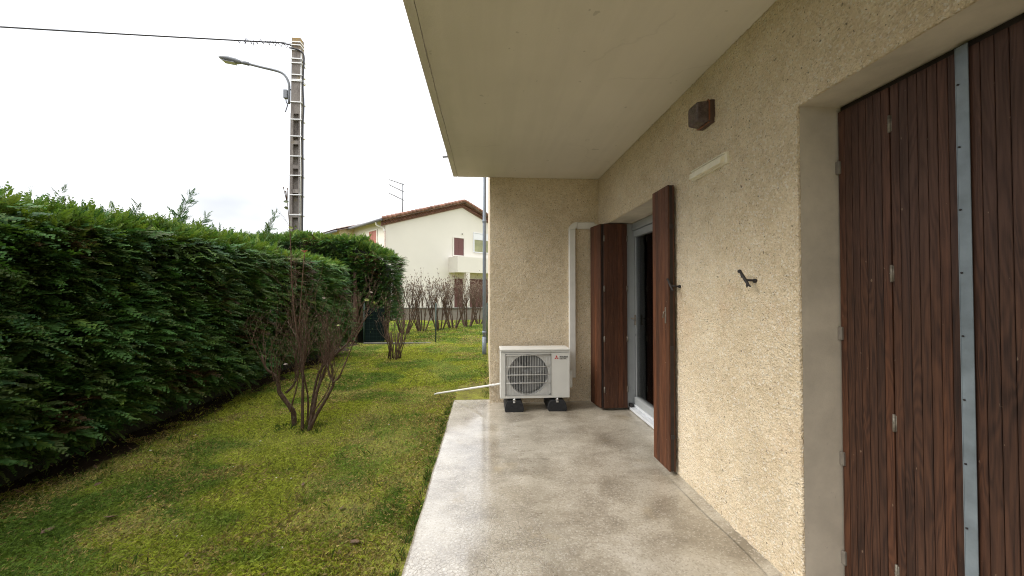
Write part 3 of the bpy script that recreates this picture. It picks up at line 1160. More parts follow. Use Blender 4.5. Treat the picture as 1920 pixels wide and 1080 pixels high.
text_mesh('lettering', 'MITSUBISHI', .0235, (.841, AY0 - .0012, .609), M_BLACKP, ac, .0004, .80)
text_mesh('lettering', 'ELECTRIC', .0235, (.841, AY0 - .0012, .588), M_BLACKP, ac, .0004, .80)
# rubber feet, profile running front to back, with bolts
for x, dx in ((.318, 0), (.812, 0)):
    b = MB()
    prof = [(-.098, .002), (.098, .002), (.106, .012), (.108, .04), (.098, .085), (.080, .118), (.066, .124), (-.066, .124), (-.080, .118), (-.098, .085), (-.108, .04), (-.106, .012)]
    b.prism([(x + u, v) for u, v in prof], 'y', 4.42, 4.78)
    foot = b.build('rubber_foot', M_RUBBER, ac)
    MB().box(x - .02, x + .02, 4.428, 4.772, .1245, .1325).build('rail', M_HINGE, foot)
    bb = MB()
    bb.tube([(x, 4.440, .118), (x, 4.440, .142)], .012, 6)
    bb.tube([(x + .004, 4.436, .125), (x + .004, 4.436, .15)], .007, 8)
    bb.build('bolt', plain('zinc_bolt', (.6, .6, .6), .3, .8), foot)
    c2 = MB()
    c2.box(x - .016, x + .010, 4.4135, 4.4195, .104, .1235, .002)
    c2.build('bolt_clip', D.materials['zinc_bolt'], foot)

# drain pipe from the unit onto the lawn
t = empty('condensate_pipe', (-.2, 5.05, 0), 'thin white drain pipe sloping from the air conditioner down onto the grass', 'pipe')
MB().tube([(.172, 4.700, .262), (.12, 4.742, .240), (-.66, 5.335, -.010), (-.70, 5.36, -.030)], .0125, 10).build('pipe', M_WHITE2, t)
MB().tube([(.105, 4.753, .235), (.065, 4.783, .222)], .0155, 10).build('sleeve', M_WHITE2, t)


# ------------------------------------------------------------------ hedges
def spray_template(n_side, droop, seed, width=.5):
    r = np.random.default_rng(seed)
    vs, fs, w = [], [], []
    # axis along +x, flat in xy, normal z
    for i in range(n_side):
        t = (i + .5) / n_side
        for s in (-1, 1):
            L_ = width * (1 - t) ** .75 * (.75 + .5 * r.random()) * (.35 + min(1, t * 5) * .65)
            a = R(48 - 20 * t + r.uniform(-9, 9)) * s
            x0, y0 = t * .98, 0.0
            dx, dy = math.cos(a), math.sin(a)
            wd = .030 + .010 * r.random()
            nx_, ny_ = -dy * wd, dx * wd
            z = -droop * t * t + r.uniform(-.03, .03)
            zt_ = z - droop * .4 * L_ + r.uniform(-.05, .05)
            o_ = len(vs)
            mx, my = x0 + dx * L_ * .5, y0 + dy * L_ * .5
            vs += [(x0, y0, z), (mx + nx_, my + ny_, (z + zt_) / 2 + .012), (x0 + dx * L_, y0 + dy * L_, zt_), (mx - nx_, my - ny_, (z + zt_) / 2 - .012)]
            fs.append((o_, o_ + 1, o_ + 2, o_ + 3))
            w += [.0, .5, 1.0, .5]
    o_ = len(vs)
    vs += [(0, -.012, 0), (0, .012, 0), (1.06, 0, -droop)]
    vs += [(1.06, 0, -droop)]
    fs.append((o_, o_ + 1, o_ + 2, o_ + 3))
    w += [0, 0, 1, 1]
    return np.array(vs), np.array(fs), np.array(w)


TEMPL = [spray_template(12, .15, 11, .36), spray_template(11, .28, 12, .42), spray_template(13, .05, 13, .32)]


def build_sprays(P, dirs, ups, size, tint, tipcol):
    """all arrays of N"""
    out_v, out_f, out_c, off = [], [], [], 0
    N_ = len(P)
    which = rng.integers(0, len(TEMPL), N_)
    dirs = dirs / np.linalg.norm(dirs, axis=1, keepdims=True)
    side = np.cross(ups, dirs)
    side /= np.maximum(np.linalg.norm(side, axis=1, keepdims=True), 1e-6)
    nn = np.cross(dirs, side)
    for k, (tv, tf, tw) in enumerate(TEMPL):
        idx = np.where(which == k)[0]
        if len(idx) == 0:
            continue
        s = size[idx][:, None, None]
        v = P[idx][:, None, :] + s * (tv[None, :, 0:1] * dirs[idx][:, None, :] + tv[None, :, 1:2] * side[idx][:, None, :] + tv[None, :, 2:3] * nn[idx][:, None, :])
        c = tint[idx][:, None, :] * (1 - tw[None, :, None] * .6) + tipcol[idx][:, None, :] * (tw[None, :, None] * .6)
        f = tf[None] + (np.arange(len(idx)) * len(tv))[:, None, None] + off
        out_v.append(v.reshape(-1, 3))
        out_c.append(c.reshape(-1, 3))
        out_f.append(f.reshape(-1, 4))
        off += len(idx) * len(tv)
    return np.concatenate(out_v), np.concatenate(out_f), np.concatenate(out_c)


GREENS = np.array([(.045, .115, .026), (.055, .130, .030), (.036, .095, .030), (.070, .130, .030), (.062, .095, .028)])
FRESH = np.array([(.15, .25, .036), (.20, .28, .040), (.105, .21, .036)])
BROWN = np.array([(.075, .048, .022), (.05, .035, .018)])


def hedge_foliage(faces, density):
    """faces: list of (origin, uvec, vvec, normal, topness, size)"""
    Ps, Ds, Us, Ss, Ts, Tp = [], [], [], [], [], []
    for (o_, u, v, n_, topness, sz, dens) in faces:
        o_, u, v, n_ = map(np.array, (o_, u, v, n_))
        A = np.linalg.norm(np.cross(u, v))
        N_ = int(A * density * dens)
        a, b = rng.random(N_), rng.random(N_)
        P = o_ + a[:, None] * u + b[:, None] * v
        depth = (vnoise(P, 1.3) - .5) * .22 + (vnoise(P, 4.0) - .5) * .16 - rng.random(N_) ** 2 * .12
        P = P + n_ * depth[:, None]
        rnd = rng.normal(size=(N_, 3))
        if topness > .5:
            d = n_ * 1.0 + rnd * np.array([.55, .55, .2]) + np.array([.12, -.05, 0])
            up = rng.normal(size=(N_, 3))
        else:
            # layered sprays: lean along the face, a little up or down, outward
            d = n_ * .75 + rnd * np.array([.35, .50, .16]) + np.array([.0, .22, .06])
            up = np.array([0, 0, 1.0]) + rng.normal(size=(N_, 3)) * .28 - n_ * .0
        Ps.append(P)
        Ds.append(d)
        Us.append(up)
        Ss.append(sz * rng.uniform(.5, 1.4, N_))
        t = GREENS[rng.integers(0, len(GREENS), N_)] * rng.uniform(.75, 1.2, (N_, 1))
        t = t * (0.75 + .5 * vnoise(P, 1.7)[:, None])
        br = (vnoise(P, 2.2) > .73) & (rng.random(N_) < .5) & (topness < .5)
        t[br] = BROWN[rng.integers(0, 2, br.sum())]
        tp = t * 1.25
        fresh = rng.random(N_) < (.85 if topness > .5 else .16)
        fr = FRESH[rng.integers(0, 3, N_)] * rng.uniform(.7, 1.15, (N_, 1))
        tp[fresh] = fr[fresh]
        if topness > .5:
            t[fresh] = t[fresh] * .5 + fr[fresh] * .5
        Ts.append(t)
        Tp.append(tp)
    cat_ = np.concatenate
    return build_sprays(cat_(Ps), cat_(Ds), cat_(Us), cat_(Ss), cat_(Ts), cat_(Tp))


def shoot(base, lean, h, nspr=14):
    """a tall leader shoot made of sprays along an axis"""
    P, Dd, U, S_ = [], [], [], []
    ax = np.array(lean) / np.linalg.norm(lean)
    for i in range(nspr):
        t = i / nspr
        P.append(np.array(base) + ax * h * t)
        r = rng.normal(size=3)
        Dd.append(ax * 1.2 + r * .55)
        U.append(rng.normal(size=3))
        S_.append((.12 + h * .18) * (1 - t * .55))
    return P, Dd, U, S_


def add_shoots(specs):
    P, Dd, U, S_ = [], [], [], []
    for s in specs:
        a = shoot(*s)
        for l, x in zip((P, Dd, U, S_), a):
            l += x
    n_ = len(P)
    t = GREENS[rng.integers(0, len(GREENS), n_)] * .9
    return build_sprays(np.array(P), np.array(Dd), np.array(U), np.array(S_), t, t * 1.2)


def merge(parts):
    Vv, Ff, Cc, off = [], [], [], 0
    for v, f, c in parts:
        Vv.append(v)
        Ff.append(f + off)
        Cc.append(c)
        off += len(v)
    return np.concatenate(Vv), np.concatenate(Ff), np.concatenate(Cc)


def core_box(x0, x1, y0, y1, z0, z1):
    n = 14
    mb = MB()
    bm = bmesh.new()
    bmesh.ops.create_grid(bm, x_segments=n, y_segments=n, size=.5)
    bm.free()
    mb.box(x0, x1, y0, y1, z0, z1, .1, None, 2)
    return mb


# long hedge on the left: front face at x ~ -3.25
hx0, hx1, hy0, hy1, hz1 = -4.55, -3.27, -2.5, 9.05, 1.92
hedge = empty('cypress_hedge', (-3.9, 3.3, LAWN), 'long clipped cypress hedge bordering the lawn on the left', 'hedge')
faces = [
    ((hx1, 1.2, .30), (0, hy1 - 1.2, 0), (0, 0, hz1 - .30), (1, 0, 0), 0, .25, .95),
    ((hx1, hy0, .30), (0, 1.2 - hy0, 0), (0, 0, hz1 - .30), (1, 0, 0), 0, .24, .5),
    ((hx1 - .1, 1.2, .14), (0, hy1 - 1.2, 0), (0, 0, .22), (.8, 0, -.4), 0, .17, .7),
    ((hx1 + .02, 1.0, hz1 - .08), (0, hy1 - 1.0, 0), (-.16, 0, .13), (.6, 0, .8), 1, .17, 1.7),
    ((hx1, 1.0, hz1), (0, hy1 - 1.0, 0), (hx0 - hx1, 0, .06), (0, 0, 1), 1, .19, .9),
    ((hx1, hy0, hz1), (0, 1.0 - hy0, 0), (hx0 - hx1, 0, .06), (0, 0, 1), 1, .2, .4),
    ((hx0, hy1, .12), (hx1 - hx0, 0, 0), (0, 0, hz1 - .12), (0, 1, 0), 0, .2, .4),
]
parts = [hedge_foliage(faces, 1150)]
specs = [((-3.85, 4.9, 1.92), (.25, .30, 1), .72, 34), ((-3.8, 5.05, 1.92), (.45, .3, .8), .52, 18), ((-3.9, 4.72, 1.95), (-.1, -.1, 1), .30, 10), ((-3.95, 7.05, 1.95), (.15, .30, 1), .88, 30), ((-3.9, 5.7, 1.95), (.1, .2, 1), .36, 10)]
for i in range(46):
    y = rng.uniform(1.8, 8.8)
    specs.append(((rng.uniform(-4.3, -3.4), y, 1.92 + rng.uniform(0, .05)), (rng.uniform(-.2, .7), rng.uniform(-.4, .7), 1), rng.uniform(.16, .34), 7))
parts.append(add_shoots(specs))
Vv, Ff, Cc = merge(parts)
fo = place('foliage', raw_mesh('foliage', Vv, Ff, M_FOL, Cc, loc=(-3.9, 3.3, 1)), (-3.9, 3.3, 1), hedge)
tag(fo, kind='stuff')
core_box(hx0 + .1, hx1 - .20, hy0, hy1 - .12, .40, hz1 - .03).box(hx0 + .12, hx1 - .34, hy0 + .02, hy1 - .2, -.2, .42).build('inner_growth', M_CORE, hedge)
for i in range(14):
    y = -2 + i * .82 + rng.uniform(-.1, .1)
    x = -3.85 + rng.uniform(-.1, .1)
    MB().tube([(x, y, LAWN - .1), (x + .02, y + .03, .3), (x, y, 1.2)], [.06, .045, .03], 7).build('trunk', M_HTRUNK, hedge)

# taller hedge running across behind it
kx0, kx1, ky0, ky1 = -8.0, -2.78, 11.25, 12.5
hedge2 = empty('cypress_hedge', (-5.2, 11.9, LAWN), 'taller cypress hedge across the end of the lawn before the utility pole', 'hedge')
zl, zr = 2.80, 2.24
faces = [
    ((kx0, ky0, .35), (kx1 - kx0, 0, 0), (0, 0, 1.95), (0, -1, 0), 0, .26, .95),
    ((-6.5, ky0, 2.2), (2.8, 0, 0), (0, 0, .62), (0, -1, 0), 0, .24, 1.0),
    ((-3.7, ky0, 2.15), (.9, 0, 0), (0, 0, .25), (0, -1, 0), 0, .24, 1.0),
    ((-7.9, ky0 + .05, zl), (4.3, 0, .0), (0, .8, .06), (0, 0, 1), 1, .22, 1.3),
    ((-3.75, ky0 + .05, zl - .03), (.95, 0, zr - zl), (0, .9, .04), (.45, 0, .9), 1, .21, 1.6),
    ((kx1, ky0, .55), (0, ky1 - ky0, 0), (0, 0, 1.85), (1, 0, 0), 0, .24, .8),
]
parts = [hedge_foliage(faces, 600)]
specs = [((rng.uniform(-6.6, -2.8), rng.uniform(11.2, 11.8), 2.71), (rng.uniform(-.2, .5), -.2, 1), rng.uniform(.12, .25), 7) for i in range(10)]
specs = [(((s[0][0]), s[0][1], 2.8 if s[0][0] < -3.7 else 2.8 - (s[0][0] + 3.7) * .55), s[1], s[2], s[3]) for s in specs]
specs.append(((-2.78, 11.4, 2.2), (1, -.2, .45), .32, 10))
parts.append(add_shoots(specs))
Vv, Ff, Cc = merge(parts)
fo = place('foliage', raw_mesh('foliage', Vv, Ff, M_FOL, Cc, loc=(-5, 11.9, 1)), (-5, 11.9, 1), hedge2)
tag(fo, kind='stuff')
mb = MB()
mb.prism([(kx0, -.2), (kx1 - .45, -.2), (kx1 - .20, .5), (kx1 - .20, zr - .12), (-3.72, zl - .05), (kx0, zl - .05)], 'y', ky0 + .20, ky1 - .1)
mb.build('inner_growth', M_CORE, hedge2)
for (x, y) in ((-3.62, 11.0), (-3.75, 11.2), (-4.6, 11.8), (-5.6, 11.8), (-3.0, 11.8), (-6.6, 11.8)):
    MB().tube([(x, y, LAWN - .1), (x + .03, y, .8), (x - .02, y + .05, 1.9)], [.085, .07, .045], 7).build('trunk', M_HTRUNK, hedge2)

# ------------------------------------------------------------------ grass
def grass(n_, xr, yr, h, wd, seed):
    r = np.random.default_rng(seed)
    x = r.uniform(xr[0], xr[1], n_)
    y = r.uniform(yr[0], yr[1], n_)
    p = np.stack([x, y, 0 * x], 1)
    patch = vnoise(p, 1.1) * .5 + vnoise(p, 3.5) * .3 + vnoise(p, 11) * .2
    keep = (x < -.44) | (y > 5.02)
    keep &= ~((x > .0) & (y > 4.8))
    bare = vnoise(p + 50, 1.9) * .6 + vnoise(p + 20, 6) * .4
    keep &= r.random(n_) < np.clip(1.6 - 1.6 * bare, .35, 1)
    # earth under hedges
    keep &= ~((x < -3.30 + (vnoise(p, 5) - .5) * .5) & (y < 10.9) & (r.random(n_) < .96))
    keep &= ~((x < -2.9) & (y > 10.95) & (y < 12.7))
    x, y, p, patch, bare = x[keep], y[keep], p[keep], patch[keep], bare[keep]
    N_ = len(x)
    z = lawn_z(x, y) - .004
    a = r.uniform(0, 2 * np.pi, N_)
    lean = r.uniform(.5, 1.7, N_)
    hh = h * r.uniform(.5, 1.3, N_) * (.6 + .8 * vnoise(p, 2.3))
    d = np.stack([np.cos(a), np.sin(a)], 1)
    s = np.stack([-np.sin(a), np.cos(a)], 1) * (wd * r.uniform(.6, 1.3, N_))[:, None]
    base = np.stack([x, y, z], 1)
    v = np.zeros((N_, 4, 3))
    v[:, 0, :] = base
    v[:, 0, :2] += s * .6
    v[:, 1, :] = base
    v[:, 1, :2] -= s * .6
    mid = base.copy()
    mid[:, :2] += d * (hh * lean * .45)[:, None]
    mid[:, 2] += hh * .75
    tip = base.copy()
    tip[:, :2] += d * (hh * lean)[:, None]
    tip[:, 2] += hh * np.where(lean > 1.1, .75, 1.0)
    v[:, 3, :] = mid
    v[:, 3, :2] += s * .55
    v[:, 2, :] = tip
    f = np.arange(N_ * 4).reshape(N_, 4)[:, [0, 1, 2, 3]]
    moss = np.array([.255, .285, .050])
    green = np.array([.155, .225, .050])
    deep = np.array([.095, .155, .032])
    straw = np.array([.33, .265, .12])
    bare = bare + .16 * np.clip((x + 1.7) / 1.0, 0, 1) * (y < 6)
    k = np.clip((patch - .36) / .28, 0, 1)[:, None]
    c = deep * (1 - k) + green * k
    k2 = np.clip((vnoise(p + 7, 1.7) * .6 + vnoise(p + 3, 5) * .4 - .42) / .2, 0, 1)[:, None]
    c = c * (1 - k2) + moss * k2
    st_ = (r.random(N_) < np.clip((bare - .42) * 1.9, .04, .7))
    c[st_] = straw * r.uniform(.45, 1.1, (st_.sum(), 1))
    c = c * r.uniform(.55, 1.95, (N_, 1))
    cc = np.repeat(c[:, None, :], 4, 1).reshape(-1, 3)
    return v.reshape(-1, 3), f, cc


parts = [grass(150000, (-3.6, -.42), (1.4, 3.4), .021, .0022, 1),
         grass(120000, (-3.7, -.42), (3.4, 6.0), .020, .0026, 2),
         grass(110000, (-3.9, .04), (6.0, 11.0), .026, .0042, 3),
         grass(60000, (-5.0, .3), (11.0, 19.0), .045, .008, 4)]
Vv, Ff, Cc = merge(parts)
go = place('grass', raw_mesh('grass', Vv, Ff, M_GRASS, Cc), (0, 0, 0))
tag(go, 'short mossy grass covering the lawn', 'grass', kind='stuff')


# taller blades along the patio edge and at stems
def tufts(pts, h, wd, seed):
    r = np.random.default_rng(seed)
    out = []
    for (x, y, n_, rad) in pts:
        v, f, c = [], [], []
        for i in range(n_):
            a = r.uniform(0, 6.28)
            q = rad * math.sqrt(r.random())
            bx, by = x + q * math.cos(a), y + q * math.sin(a)
            bz = LAWN - .01
            a2 = r.uniform(0, 6.28)
            hh = h * r.uniform(.5, 1.2)
            le = r.uniform(.2, .9) * hh
            o_ = len(v)
            sx, sy = -math.sin(a2) * wd, math.cos(a2) * wd
            v += [(bx + sx, by + sy, bz), (bx - sx, by - sy, bz), (bx + math.cos(a2) * le, by + math.sin(a2) * le, bz + hh),
                  (bx + math.cos(a2) * le * .4 + sx, by + math.sin(a2) * le * .4 + sy, bz + hh * .65)]
            f.append((o_, o_ + 1, o_ + 2, o_ + 3))
            cc = np.array([.06, .11, .02]) * r.uniform(.6, 1.5) if r.random() < .75 else np.array([.2, .16, .07])
            c += [cc] * 4
        out.append((np.array(v), np.array(f), np.array(c)))
    return merge(out)


tp = [(-1.92 + rng.uniform(-.25, .25), 4.2 + rng.uniform(-.2, .2), 22, .06) for _ in range(16)]
tp += [(-.445, rng.uniform(1.3, 5.0), 7, .025) for _ in range(150)]
tp += [(rng.uniform(-3.3, -2.9), rng.uniform(1.8, 9), 8, .05) for _ in range(90)]
tp += [(rng.uniform(-3.2, -.6), rng.uniform(1.7, 9), 6, .04) for _ in range(160)]
tp += [(rng.uniform(-.05, .03), rng.uniform(5.0, 9), 6, .04) for _ in range(50)]
Vv, Ff, Cc = tufts(tp, .05, .0022, 5)
go = place('grass_tufts', raw_mesh('grass_tufts', Vv, Ff, M_GRASS, Cc), (0, 0, 0))
tag(go, 'longer grass blades at the lawn edges and around the shrub stems', 'grass', kind='stuff')

# fallen leaves and pale flecks
lv = MB()
lv.add([(-.03, 0, .003), (-.012, .014, .008), (.012, .013, .006), (.034, 0, .010), (.012, -.013, .008), (-.012, -.015, .004), (0, 0, .001)],
       [(6, 0, 1), (6, 1, 2), (6, 2, 3), (6, 3, 4), (6, 4, 5), (6, 5, 0)])
leaf_me, _ = lv.mesh('fallen_leaf', plain('dry_leaf', (.115, .066, .034), .8, var=.3), (0, 0, 0))
spots = [(-2.554, 2.47, 1.3), (-.737, 2.27, 1.3), (-2.32, 2.6, 1.2), (-1.35, 3.0, .8), (-2.82, 3.05, .9), (-.94, 2.63, .8)]
for i in range(24):
    spots.append((rng.uniform(-3.3, -.6), rng.uniform(1.8, 7.5), rng.uniform(.3, .65)))
for i in range(14):
    spots.append((rng.uniform(-3.7, -3.15), rng.uniform(2.2, 6), rng.uniform(.5, 1.0)))
for i, (x, y, s) in enumerate(spots):
    o = place('fallen_leaf', leaf_me, (x, y, float(lawn_z([x], [y])[0]) + .012))
    o.scale = (s, s, s)
    o.rotation_euler = (rng.uniform(-.4, .4), rng.uniform(-.4, .4), rng.uniform(0, 6.28))
    tag(o, 'small curled brown leaf fallen on the mossy lawn', 'leaf', 'fallen leaves on the lawn')
peb = MB()
bm = bmesh.new()
bmesh.ops.create_icosphere(bm, subdivisions=1, radius=.012)
for v in bm.verts:
    v.co = Vector((v.co.x * 1.2, v.co.y * .8, v.co.z * .5)) * (1 + .25 * random.uniform(-1, 1))
bm.verts.index_update()
peb.add([v.co.copy() for v in bm.verts], [[v.index for v in f.verts] for f in bm.faces], True)
bm.free()
peb_me, _ = peb.mesh('pebble', plain('pale_stone', (.55, .52, .46), .8), (0, 0, 0))
for i in range(40):
    x, y = rng.uniform(-3.2, -.5), rng.uniform(1.8, 8.8)
    o = place('pebble', peb_me, (x, y, float(lawn_z([x], [y])[0]) + .008))
    s = rng.uniform(.4, 1.0)
    o.scale = (s, s, s)
    o.rotation_euler = (0, 0, rng.uniform(0, 6.28))
    tag(o, 'small pale stone lying in the lawn', 'stone', 'pale stones in the lawn')


# ------------------------------------------------------------------ bare shrubs
def grow(mb, p, d, length, r0, depth, rnd, up=.25, wig=.22, n=5, side=4, tips=None, kids=(2, 4), shrink=.6):
    pts, rad = [Vector(p)], [r0]
    d = Vector(d).normalized()
    step = length / n
    for i in range(n):
        d = (d + Vector((rnd.uniform(-wig, wig), rnd.uniform(-wig, wig), rnd.uniform(-wig, wig) + up * .3))).normalized()
        pts.append(pts[-1] + d * step)
        rad.append(r0 * (1 - .62 * (i + 1) / n))
    mb.tube(pts, rad, side if r0 > .004 else 3, False)
    if tips is not None and depth == 0:
        tips.append((pts[-1], d))
    if depth > 0:
        for k in range(rnd.randint(*kids)):
            t = rnd.uniform(.3, 1.0)
            i = min(n - 1, int(t * n))
            q = pts[i].lerp(pts[i + 1], t * n - i) if i < n else pts[-1]
            az = rnd.uniform(0, 6.28)
            nd = (d * 1.0 + Vector((math.cos(az), math.sin(az), .35)) * rnd.uniform(.45, .95)).normalized()
            grow(mb, q, nd, length * shrink * rnd.uniform(.7, 1.25), max(.0014, rad[i] * .62), depth - 1, rnd, up, wig, n, side, tips, kids, shrink)


def smooth_path(pts, k=3):
    out = []
    P = [Vector(p) for p in pts]
    for i in range(len(P) - 1):
        p0, p1, p2, p3 = P[max(0, i - 1)], P[i], P[i + 1], P[min(len(P) - 1, i + 2)]
        for j in range(k):
            t = j / k
            out.append(.5 * ((2 * p1) + (p2 - p0) * t + (2 * p0 - 5 * p1 + 4 * p2 - p3) * t * t + (3 * p1 - p0 - 3 * p2 + p3) * t ** 3))
    out.append(P[-1])
    return out


def bud_mesh(tips, rnd, s=.018, w=.004):
    mb = MB()
    for (p, d) in tips:
        d = d.normalized()
        u = d.cross(Vector((.3, .5, .8))).normalized()
        v = d.cross(u)
        L_ = s * rnd.uniform(.6, 1.5)
        a = p - d * L_ * .2
        b = p + d * L_
        m_ = p + d * L_ * .35
        r_ = w * rnd.uniform(.7, 1.4)
        mb.add([a, m_ + u * r_, m_ + v * r_, m_ - u * r_, m_ - v * r_, b], [(0, 1, 2), (0, 2, 3), (0, 3, 4), (0, 4, 1), (5, 2, 1), (5, 3, 2), (5, 4, 3), (5, 1, 4)])
    return mb


rd = random.Random(21)
sh = empty('rose_of_sharon_shrub', (-1.92, 4.2, LAWN), 'leafless many stemmed shrub in the middle of the lawn by the hedge', 'shrub')
SX, SY, SZ = -1.92, 4.2, LAWN
STEMS = [
    ([(-.11, -.05), (-.11, .12), (-.13, .20), (-.19, .31), (-.22, .39), (-.22, .46), (-.24, .56), (-.31, .63), (-.34, .77)], .034, .10, -.10),
    ([(-.17, .36), (-.10, .43), (-.04, .55), (-.06, .63)], .017, .03, .02),
    ([(-.11, .17), (-.07, .30), (-.03, .44), (-.02, .6)], .012, .0, -.05),
    ([(.01, -.05), (0, .23), (0, .46), (-.02, .61), (-.04, .83), (-.11, .99), (-.18, 1.10)], .021, .02, .08),
    ([(.04, -.05), (.04, .29), (.05, .53), (.05, .67), (.09, .88), (.09, 1.07)], .019, -.05, -.12),
    ([(.02, -.05), (.02, .25), (-.02, .5), (-.06, .68), (-.08, .9)], .014, .09, .16),
    ([(.07, -.05), (.11, .29), (.17, .55), (.25, .67), (.29, .76), (.30, .94)], .019, .03, -.05),
    ([(.09, -.05), (.16, .36), (.21, .55), (.27, .69), (.40, .82), (.48, .92), (.57, 1.05), (.64, 1.17)], .021, -.02, .12),
    ([(.09, -.05), (.19, .16), (.27, .29), (.35, .44), (.37, .50), (.33, .56), (.32, .64), (.32, .72)], .023, -.06, -.14),
    ([(.37, .50), (.43, .55), (.48, .64), (.53, .77), (.60, .93), (.68, 1.08)], .013, -.12, -.2),
    ([(.13, .16), (.27, .39), (.29, .60)], .010, -.05, .05),
    ([(.06, -.05), (.09, .3), (.12, .52), (.16, .75)], .013, .12, .22),
    ([(.02, .6), (-.05, .9), (-.10, 1.25), (-.12, 1.57), (-.15, 2.07), (-.20, 2.50)], .011, .02, .05),
]
st_mb, tw_mb, tips = MB(), MB(), []
for k, (pl, r0, y0, y1) in enumerate(STEMS):
    n_ = len(pl)
    pts = [(SX + a, SY + y0 + (y1 - y0) * (i / (n_ - 1)) + rd.uniform(-.012, .012), SZ + z) for i, (a, z) in enumerate(pl)]
    path = smooth_path(pts)
    m_ = len(path)
    rad = [r0 * .85 * (1 - .72 * i / (m_ - 1)) * rd.uniform(.9, 1.12) for i in range(m_)]
    mbx = MB()
    mbx.tube(path, rad, 8)
    mbx.build('stem', M_BARK if r0 > .015 else M_TWIG, sh)
    if k == len(STEMS) - 1:
        nt, dl, dep, t0 = 6, .28, 1, .35
    else:
        nt, dl, dep, t0 = (15 if r0 > .015 else 8), .40, 2, .42
    for j in range(nt):
        t = rd.uniform(t0, 1.0)
        i = min(m_ - 2, int(t * (m_ - 1)))
        q = path[i]
        dd = (path[i + 1] - path[i]).normalized()
        az = rd.uniform(0, 6.28)
        nd = dd * .8 + Vector((math.cos(az) * .38, math.sin(az) * .38, .95))
        grow(tw_mb, q, nd, dl * rd.uniform(.5, 1.25), max(.0020, min(.0042, rad[i] * .4)), dep, rd, .3, .2, 5, 4, tips, (1, 3))
tag(tw_mb.build('twigs', M_TWIG, sh), kind='stuff')
tag(bud_mesh(tips[::2], rd, .014, .003).build('buds', M_BUD, sh), kind='stuff')
# the few leaves left on it, and one faded flower
def leaf_shape(c, az, tilt, s, mat, name):
    mb = MB()
    pts = [(-.5, 0), (-.25, .26), (.05, .34), (.35, .2), (.55, 0), (.35, -.2), (.05, -.34), (-.25, -.26)]
    Mx = Matrix.Translation(c) @ Matrix.Rotation(az, 4, 'Z') @ Matrix.Rotation(tilt, 4, 'X')
    vs = [Mx @ Vector((u * s, v * s, abs(v) * s * .3)) for u, v in pts] + [Mx @ Vector((0, 0, 0))]
    mb.add(vs, [(8, i, (i + 1) % 8) for i in range(8)], True)
    return mb.build(name, mat, sh)


M_LEAFG = plain('old_rose_leaf', (.10, .13, .05), .55, var=.3)
M_LEAFY = plain('yellow_green_leaf', (.20, .24, .04), .55, var=.3)
M_LEAFP = plain('pale_dry_leaf', (.22, .185, .14), .7, var=.2)
for (x, z, s, a, ti, m_, y) in ((-2.10, 2.31, .075, .3, 1.2, M_LEAFG, 4.22), (-2.09, 2.24, .08, 1.2, 1.4, M_LEAFG, 4.2), (-2.18, 2.19, .07, 2.0, .6, M_LEAFG, 4.24), (-2.05, 2.09, .06, .0, .4, M_LEAFG, 4.2), (-2.03, 2.03, .07, .7, 1.1, M_LEAFY, 4.18),
                             (-2.0, 2.05, .06, 2.4, .9, M_LEAFY, 4.22), (-1.23, 1.28, .075, .4, 1.0, M_LEAFY, 4.1), (-1.14, 1.25, .085, 2.2, 1.2, M_LEAFY, 4.05), (-1.18, 1.36, .06, 1.0, .8, M_LEAFP, 4.08), (-1.98, 1.44, .07, 1.9, 1.3, M_LEAFG, 4.2),
                             (-2.06, .62, .06, .5, .5, M_LEAFP, 4.16), (-1.70, 1.30, .06, .9, .9, M_LEAFP, 4.2), (-1.52, 1.02, .05, .2, .7, M_LEAFY, 4.12), (-1.95, 1.62, .06, 2.9, 1.0, M_LEAFG, 4.2)):
    leaf_shape(Vector((x, y, z)), a, ti, s * .68, m_, 'leaf')
fl = MB()
for k in range(5):
    a = k * 1.257
    c = Vector((-1.9, 4.2, 1.77))
    fl.add([c, c + Vector((math.cos(a) * .018, math.sin(a) * .018, .028)), c + Vector((math.cos(a + .6) * .034, math.sin(a + .6) * .034, .030)), c + Vector((math.cos(a + 1.2) * .018, math.sin(a + 1.2) * .018, .022))], [(0, 1, 2, 3)], True)
fl.build('flower', plain('salmon_petal', (.55, .20, .15), .6), sh)
grow_st = MB()
grow_st.tube(smooth_path([(-1.95, 4.2, .9), (-1.93, 4.2, 1.3), (-1.90, 4.2, 1.76)]), .005, 5)
grow_st.build('stem', M_TWIG, sh)
for (bx, bz) in ((-2.14, 2.47), (-2.10, 2.46), (-2.12, 2.43)):
    MB().tube([(-2.10, 4.24, 2.30), (bx, 4.25, bz - .02), (bx - .003, 4.25, bz)], [.004, .003, .008], 5).build('stem', M_TWIG, sh)

# second, smaller shrub further back
sh2 = empty('small_bare_shrub', (-1.93, 8.38, LAWN), 'smaller leafless shrub with narrow base further back on the lawn', 'shrub')
rd = random.Random(5)
mb, tips = MB(), []
for i in range(11):
    az = i * 2.39
    q = (-1.93 + .11 * math.cos(az) * (.3 + .07 * i), 8.38 + .1 * math.sin(az), LAWN - .03)
    grow(mb, q, (math.cos(az) * .30 + .05, math.sin(az) * .3, 1), rd.uniform(.75, 1.0), .013, 3, rd, .45, .13, 6, 5, tips, (2, 3), .55)
tag(mb.build('branches', M_TWIG2, sh2), kind='stuff')
tag(bud_mesh(tips, rd, .03, .007).build('buds', M_BUD, sh2), kind='stuff')
mb = MB()
for i in range(6):
    a = i * 1.05
    mb.tube([(-1.93 + .13 * math.cos(a), 8.38 + .12 * math.sin(a), LAWN - .02), (-1.93 + .10 * math.cos(a), 8.38 + .10 * math.sin(a), .22), (-1.93 + .15 * math.cos(a + .3), 8.38 + .15 * math.sin(a + .3), .5)], [.016, .013, .009], 6)
